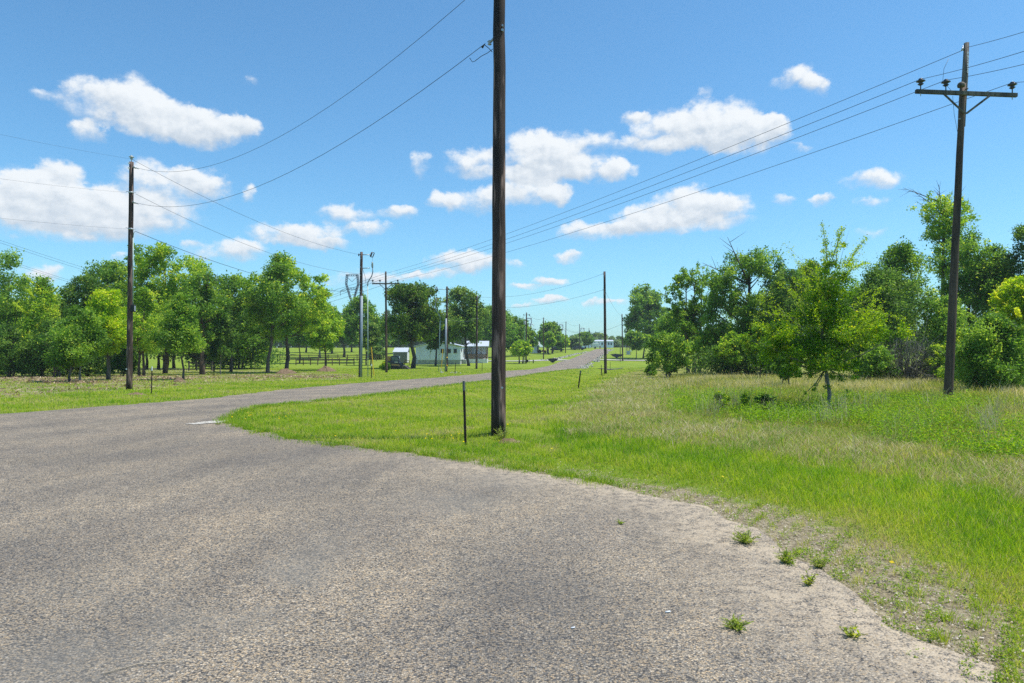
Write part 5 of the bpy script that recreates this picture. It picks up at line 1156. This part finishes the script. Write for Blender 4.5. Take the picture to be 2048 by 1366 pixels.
# skid steer loader
D = 88.0; X = (790 - CX) * D / F; g = gz(X, D)
sk = thing('skid_steer', 'dark blue tracked skid steer loader with tan arm panel and lowered bucket', 'loader', (X, D, g))
M_navy = plain('navy_paint', (.012, .022, .045), .35, .5); M_tan = plain('tan_paint', (.42, .25, .07), .5, .4); M_rubber = plain('track_rubber', (.014, .016, .022), .8, .3)
def track(yy):
    mb = MB(); mb.prism([(-1.0, .12), (-.8, .0), (.65, .0), (.85, .12), (.8, .38), (.55, .45), (-.75, .50), (-1.0, .36)], yy, yy + .38); return mb.build('track', M_rubber, sk, bevel=.03)
track(-.95); track(.57)
mb = MB(); mb.prism([(-1.25, .45), (.75, .42), (.72, .85), (.3, 1.02), (-1.1, 1.05), (-1.3, .8)], -.57, .57); mb.build('body', M_navy, sk, bevel=.03)
mb = MB(); mb.prism([(-.45, 1.0), (.62, 1.0), (.55, 1.55), (.40, 1.72), (-.42, 1.72)], -.5, .5); cab = mb.build('cab', M_navy, sk, bevel=.03)
mb = MB(); mb.prism([(-.36, 1.12), (0.02, 1.12), (0.02, 1.60), (-.36, 1.60)], -.515, .515); mb.prism([(.08, 1.06), (.50, 1.1), (.40, 1.56), (.08, 1.60)], -.515, .515); mb.build('window', plain('cab_glass', (.10, .16, .16), .1, .6), cab)
mb = MB(); mb.prism([(-1.0, 1.05), (-.5, 1.02), (-.48, 1.62), (-.8, 1.70), (-1.0, 1.55)], -.45, .45); mb.build('engine_cover', M_tan, sk, bevel=.02)
for s_ in (-1, 1):
    mb = MB(); y0 = -.80 if s_ < 0 else .64; mb.prism([(-1.2, .95), (.5, 1.0), (.95, .72), (1.28, .25), (1.1, .2), (.80, .55), (.2, .62), (-1.2, .72)], y0, y0 + .16); arm = mb.build('loader_arm', M_navy, sk)
    mb = MB(); mb.prism([(-.35, .68), (.55, .66), (.75, .50), (.72, .26), (-.2, .46)], y0 - .03, y0 + .19); mb.build('arm_panel', M_tan, arm)
mb = MB(); mb.box((.30, -.815, .93), (.40, .02, .09)); mb.build('name_plate', M_white, sk)
mb = MB(); mb.prism([(1.05, .02), (2.0, .02), (1.45, .44), (1.15, .50), (1.0, .35)], -.95, .95); mb.build('bucket', plain('worn_bucket_steel', (.10, .085, .075), .6, .4, .4, .3), sk, bevel=.01)
part('lamp_bracket', M_white, sk, ((.66, -.45, 1.55), (.07, .1, .3)))
# bench by the shed, striped ramp
D = 116; X = (814 - CX) * D / F; b_ = thing('wooden_bench', 'low olive wooden stand on four legs near the shed', 'bench', (X, D, gz(X, D))); M_olive = plain('olive_wood', (.14, .11, .045), .8, .3)
part('seat', M_olive, b_, ((0, 0, .72), (.95, .5, .08))); part('stretcher', M_olive, b_, ((0, -.2, .38), (.8, .05, .06)))
for sx in (-.4, .4):
    for sy in (-.2, .2): part('leg', M_olive, b_, ((sx, sy, .34), (.07, .07, .68)))
D = 112; X = (830.5 - CX) * D / F; b_ = thing('striped_barrier', 'white slatted barrier leaning beside the left corner of the grey house', 'barrier', (X, D, gz(X, D)))
for i in range(3):
    mb = MB(); mb.box((.1, 0, .42 + .33 * i), (.62, .04, .19), 0, 1, -.75); mb.build('slat', M_white, b_)
part('frame', M_skirt, b_, ((-.2, .05, .6), (.05, .05, 1.2)), ((.38, .05, .6), (.05, .05, 1.2)))
# cars
def car(label, x, D, col, rz, gname='cars parked on the far slope'):
    X = (x - CX) * D / F; e = thing('parked_car', label, 'car', (X, D, gz(X, D)), gname, rz); mt = plain('car_paint', col, .25, .6)
    mb = MB(); mb.prism([(-2.2, .35), (2.2, .35), (2.25, .75), (1.3, .95), (-1.5, 1.0), (-2.2, .9)], -.88, .88); mb.build('body', mt, e, bevel=.06)
    mb = MB(); mb.prism([(-1.6, .95), (1.2, .93), (.55, 1.48), (-1.0, 1.5)], -.78, .78); c = mb.build('cabin', mt, e, bevel=.05)
    mb = MB(); mb.prism([(-1.35, 1.02), (.85, 1.0), (.45, 1.38), (-.95, 1.4)], -.80, .80); mb.build('window', M_glass, c)
    for wx in (-1.35, 1.35):
        for wy in (-.8, .62):
            mb = MB(); mb.tube([(wx, wy, .33), (wx, wy + .2, .33)], .33, 14); mb.build('wheel', M_rubber, e)
car('dark blue parked car at the pole on the far slope', 1157, 238, (.012, .016, .03), .05)
car('dark car half hidden under the trees of the far slope', 1114, 222, (.03, .035, .05), .0)
D = 205; X = (1085 - CX) * D / F; e = thing('lawn_tractor', 'small orange red tractor beside the pale blue house', 'tractor', (X, D, gz(X, D)), 'cars parked on the far slope'); M_red = plain('orange_red_paint', (.38, .09, .04), .5, .4)
mb = MB(); mb.prism([(-.3, .4), (1.1, .4), (1.1, .85), (-.2, .95)], -.3, .3); mb.build('hood', M_red, e); mb = MB(); mb.prism([(-1.0, .5), (-.4, .5), (-.5, 1.0), (-1.05, 1.15)], -.3, .3); mb.build('seat', M_dark, e)
for wx, rr in ((-.8, .5), (.8, .32)):
    for wy in (-.55, .35): mb = MB(); mb.tube([(wx, wy, rr), (wx, wy + .2, rr)], rr, 12); mb.build('wheel', M_rubber, e)
D = 262; X = (1190 - CX) * D / F; e = thing('cargo_trailer', 'small white cargo trailer at the end of the road', 'trailer', (X, D, gz(X, D)), 'cars parked on the far slope')
mb = MB(); mb.box((0, 0, 1.25), (2.9, 1.8, 1.7)); mb.build('body', M_white, e, bevel=.08); part('stripe', M_skirt, e, ((0, -.91, 1.0), (2.9, .03, .22)))
for wy in (-.9, .75): mb = MB(); mb.tube([(0, wy, .35), (0, wy + .18, .35)], .35, 12); mb.build('wheel', M_rubber, e)

# ---------------------------------------------------------------- stakes, markers, cabinets, culvert ends
def post(label, x, base, top, xt, name='steel_post', r=.022, mat=None, cat='post', cap=None, D=None, group='thin steel posts in the verges'):
    if D is None: gx_, D = ground(x, base)
    X = (x - CX) * D / F; g = gz(X, D); H = EYE - (top - HY) * D / F - g; lx = (xt - x) * D / F; e = thing(name, label, cat, (X, D, g), group)
    mb = MB(); mb.tube([(0, 0, -.1), (lx * .85, 0, H * .85)], r, 6); mb.box((0, -r * .9, H * .42), (r * .6, r * 1.6, H * .8)) if False else None; mb.build('shaft', mat or M_dark, e)
    mb = MB(); mb.tube([(lx * .85, 0, H * .85), (lx, 0, H)], r * 1.08, 6); mb.build('tip', cap or mat or M_dark, e); return e
M_post = plain('rusty_dark_post', (.035, .024, .018), .7, .3, .2, .4, 8); M_tip = plain('worn_grey_paint', (.13, .135, .13), .6, .4)
post('dark steel post left of the tall foreground pole', 931.5, 890, 762, 927.5, r=.022, mat=M_post, cap=M_tip)
post('slanting dark post with pale tip in the mown ditch', 1156, 777, 741, 1161.5, r=.03, mat=M_post, cap=M_tip)
post('thin dark post with pale tip right of the bare left pole', 303, 788, 733, 304, r=.022, mat=M_post, cap=M_white)
post('thin stake close left of the smooth dark pole', 1202.5, 751, 730, 1202.5, r=.025, mat=M_post)
post('short thin stake touching the left of the smooth dark pole', 1204.5, 753, 738, 1203.5, r=.02, mat=M_post)
post('thin stake right of the smooth dark pole', 1220.5, 741, 724, 1220.5, r=.025, mat=M_post)
post('thin black stake beside the yellow marker in front of the riser pole', 743, 757, 728, 743, r=.03, mat=M_post, cap=M_white)
post('thin black stake right of the banded pole', 909.5, 747, 725, 911.5, r=.03, mat=M_post)
post('thin black stake in front of the white porch base', 964, 742, 725, 964.5, r=.03, mat=M_post)
post('thin stake right of the transformer pole', 1058.5, 727, 716, 1058.5, r=.03, mat=M_post, D=125)
post('short dark bollard post on the far left driveway', 1066.5, 724, 719.5, 1066.5, 'short_post', .09, M_dark, 'post', D=126)
post('dark post at the far driveway gate left of the far transformer pole', 1171.5, 698, 693, 1171.5, 'short_post', .2, M_post, 'post', D=262)
post('reddish gate post at the far end of the road', 1200, 698, 692, 1200, 'short_post', .25, M_deck, 'post', D=262)
post('grey sign post without a sign by the right driveway', 1240.5, 720, 694, 1240.5, 'short_post', .06, M_polegrey, 'post', D=136)
e = post('yellow plastic marker leaning by the riser pole', 748, 752, 694, 742.5, 'marker_post', .035, M_yellow, 'marker', group='yellow markers')
e = post('yellow plastic marker with white foot by the banded pole', 882, 744, 698, 885.5, 'marker_post', .04, M_yellow, 'marker', group='yellow markers')
mb = MB(); mb.tube([(0, 0, -.05), (.02, 0, .42)], .048, 6); mb.build('foot', M_white, e)
D = 190; X = (1256.5 - CX) * D / F; e = thing('utility_cabinet', 'grey pad mounted utility cabinet right of the road', 'cabinet', (X, D, gz(X, D)))
mb = MB(); mb.box((0, 0, .55), (.95, .8, 1.0), 0, .94); mb.build('housing', plain('cabinet_paint', (.28, .34, .40), .5, .4), e, bevel=.03); part('base_slab', M_skirt, e, ((0, 0, .03), (1.2, 1.0, .12)))
D = 186; X = (1261.5 - CX) * D / F; e = thing('mailbox', 'little white mailbox on a post beside the utility cabinet', 'mailbox', (X, D, gz(X, D))); part('post', M_deck, e, ((0, 0, .5), (.1, .1, 1.0))); mb = MB(); mb.prism([(-.22, 1.0), (.22, 1.0), (.22, 1.2), (.1, 1.32), (-.1, 1.32), (-.22, 1.2)], -.25, .25); mb.build('box', M_white, e)
M_rip = plain('dark_riprap', (.055, .055, .06), .85, .3, 0, .5, 3)
def headwall(label, x, y0, y1, w, D):
    X = (x - CX) * D / F; k = D / F; g = gz(X, D); zt = EYE - (y0 - HY) * k - g; zb = EYE - (y1 - HY) * k - g; hw = w * k / 2; rr = np.random.default_rng(int(x)); mb = MB(); n = 12
    top = [(-hw + 2 * hw * i / n, zt + rr.normal() * .03 - .12 * abs(i / n - .5)) for i in range(n + 1)]; bot = [(hw * (1 - 2 * i / n) * .82, zb + (zt - zb) * .75 * abs(1 - 2 * i / n) ** 1.6 + rr.normal() * .05) for i in range(n + 1)]
    mb.prism(top + bot, -.25, .9); o = mb.build('culvert_headwall', M_rip, None); o.location = (X, D, g); return tag(o, label, 'headwall', 'dark culvert headwalls')
headwall('dark rubble culvert headwall left of the bending road', 1105.5, 716.5, 725, 23, 126)
headwall('dark rubble culvert headwall right of the road behind the driveway pole', 1234, 708, 715.5, 27, 150)
x0, y0 = ground(1196, 737.5); x1, y1 = ground(1246, 736)
mb = MB(); npt = 14; mb.tube([(x0 + (x1 - x0) * i / npt, y0 + (y1 - y0) * i / npt, float(tz(x0 + (x1 - x0) * i / npt, y0 + (y1 - y0) * i / npt)) + .02) for i in range(npt + 1)], [.05 + .10 * math.sin(math.pi * i / npt) for i in range(npt + 1)], 8)
tag(mb.build('dark_roll', M_rip, None, True), 'dark roll lying across the ditch by the smooth dark pole', 'erosion sock')  # dark tube across the ditch, thickest in the middle
def rocks(label, pts, n, s, seed):
    r = np.random.default_rng(seed); mb = MB(); c = [ground(*p) for p in pts]
    for k in range(n):
        i = r.integers(0, len(c) - 1); f = r.random(); x = c[i][0] + (c[i + 1][0] - c[i][0]) * f + r.normal() * .35; y = c[i][1] + (c[i + 1][1] - c[i][1]) * f + r.normal() * .5; q = s * (.5 + r.random())
        mb.box((x, y, gz(x, y) + q * .2), (q, q * (.6 + .5 * r.random()), q * .6), r.random() * 3, .65, r.normal() * .2)
    o = mb.build('pale_rubble', M_gravel, None); structure(o, 'stuff'); o['label'] = label
rocks('pale rubble edging the left side of the far road', [(1090, 721.5), (1122, 716.5), (1150, 709.5), (1176, 704)], 150, .38, 1)
rocks('pale rubble along the right side of the far road', [(1192, 724), (1196, 718), (1205, 713), (1216, 703), (1224, 700)], 110, .38, 2)
rocks('pale rubble at the bend by the slanting post', [(1160, 738), (1172, 733), (1182, 727)], 60, .3, 3)
rocks('scrap of pale rubble by the banded pole', [(894, 745), (906, 747)], 12, .16, 4)

# ---------------------------------------------------------------- weeds and litter on the asphalt
def weed(label, x, y, w, h, n, pal, seed, spiky=True):
    gx_, D = ground(x, y); r = np.random.default_rng(seed); R = w * D / F / 2; H = h * D / F * 1.05; e = None; C = []; U = []; W = []; S = []
    stems = max(6, n // 3); tb = MB()
    for k in range(stems):
        a = r.random() * 6.283; q = R * r.random() ** .6; tip = np.array([q * math.cos(a), q * math.sin(a), H * .7 * (.25 + .75 * r.random())]); tb.tube([(tip[0] * .1, tip[1] * .1, -.01), tuple(tip * np.array([.6, .6, .6])), tuple(tip)], [.003, .002, .001], 4, False)
        m_ = 12; f = .15 + .85 * np.arange(m_) / m_; base = tip[None] * f[:, None]; d = r.normal(size=(m_, 3)) * np.array([1, 1, .35]) + np.array([tip[0], tip[1], H * .45]) / max(H, .01); d /= np.linalg.norm(d, axis=1)[:, None]
        ln = (.008 + .010 * r.random(m_)) * (H / .12) ** .4; C.append(base + d * ln[:, None] * .9); U.append(d); t_ = np.cross(d, r.normal(size=(m_, 3))); W.append(t_ / np.linalg.norm(t_, axis=1)[:, None]); S.append(ln)
    C, U, W, S = map(np.concatenate, (C, U, W, S)); cs = [tuple(np.array(PAL[pal][1]) * .8), tuple(np.array(PAL[pal][2]) * .8), (.25, .31, .07), (.34, .29, .14)]
    e = thing('weed_plant', label, 'weed', (gx_, D, gz(gx_, D) + .018), 'weeds growing through the asphalt')
    put('leaves', leaves_mesh('leaves', C, U, W, S, lerpc(r.random(len(C)), *cs), .26 if spiky else .55), e, M_leaf); tb.build('stems', M_leafstem, e)
M_leafstem = plain('weed_stem', (.14, .18, .05), .7, .2)
weed('feathery green weed patch at the asphalt edge, farthest of the big ones', 1492, 1090, 62, 34, 130, 'light', 1)
weed('round feathery green weed below the farthest feathery patch', 1572, 1130, 44, 34, 120, 'light', 2)
weed('sparse twiggy weed between the leafy tuft and the verge', 1618, 1176, 36, 34, 40, 'lime', 4)
weed('tall leafy weed tuft alone on the asphalt, nearest the middle', 1472, 1266, 60, 30, 110, 'light', 5)
weed('spreading yellow green weed low on the asphalt at the right', 1705, 1283, 50, 26, 30, 'lime', 6, False)
weed('leafy weed joining the verge above the twiggy weed', 1640, 1140, 46, 26, 80, 'light', 10)
weed('tiny green weed on the sandy edge, farthest away', 1240, 1052, 18, 12, 24, 'light', 11)
weed('dark leafy weed at the corner of the verge beside the white gravel patch', 436, 851, 22, 10, 40, 'mid', 12)
weed('green weeds leaning on the foot of the tall foreground pole', 1004, 880, 40, 36, 90, 'light', 13)
def litter(label, x, y, L, r, mat, name, cat):
    gx_, D = ground(x, y); mb = MB(); mb.tube([(-L / 2, 0, 0), (L / 2, .01, 0)], r, 8); o = mb.build(name, mat, None, True); o.location = (gx_, D, gz(gx_, D) + .018 + r); return tag(o, label, cat)
litter('white cigarette stub on the asphalt, right of the middle', 1336, 1233, .032, .005, M_white, 'cigarette_stub', 'litter')
litter('white paper scrap on the asphalt, left of the stub', 1146, 1264, .024, .004, M_white, 'paper_scrap', 'litter')
gx_, D = ground(290, 1345); mb = MB(); mb.tube([(-.17, -.07, .024), (-.05, .03, .028), (.07, .06, .024), (.12, .07, .022)], [.003, .003, .002, .0015], 5); mb.tube([(.05, .055, .024), (.10, .10, .024)], [.002, .001], 4)
o = mb.build('twig', plain('pale_twig', (.42, .35, .26), .8, .2), None, True); o.location = (gx_, D, gz(gx_, D)); tag(o, 'thin pale twig lying on the asphalt at the lower left', 'twig')

# ---------------------------------------------------------------- thin summer haze over the far distance
mb = MB(); mb.box((0, 640, 27), (2600, 1500, 66)); hz = mb.build('haze', None); hm = bpy.data.materials.new('haze_air'); hm.use_nodes = True
hm.node_tree.nodes.clear(); pv = hm.node_tree.nodes.new('ShaderNodeVolumePrincipled'); ho = hm.node_tree.nodes.new('ShaderNodeOutputMaterial')
pv.inputs['Color'].default_value = (.80, .90, 1.0, 1); pv.inputs['Density'].default_value = .0003; pv.inputs['Anisotropy'].default_value = .2
hm.node_tree.links.new(pv.outputs[0], ho.inputs['Volume']); hz.data.materials.append(hm); structure(hz, 'stuff'); hz['label'] = 'thin pale haze in the air'
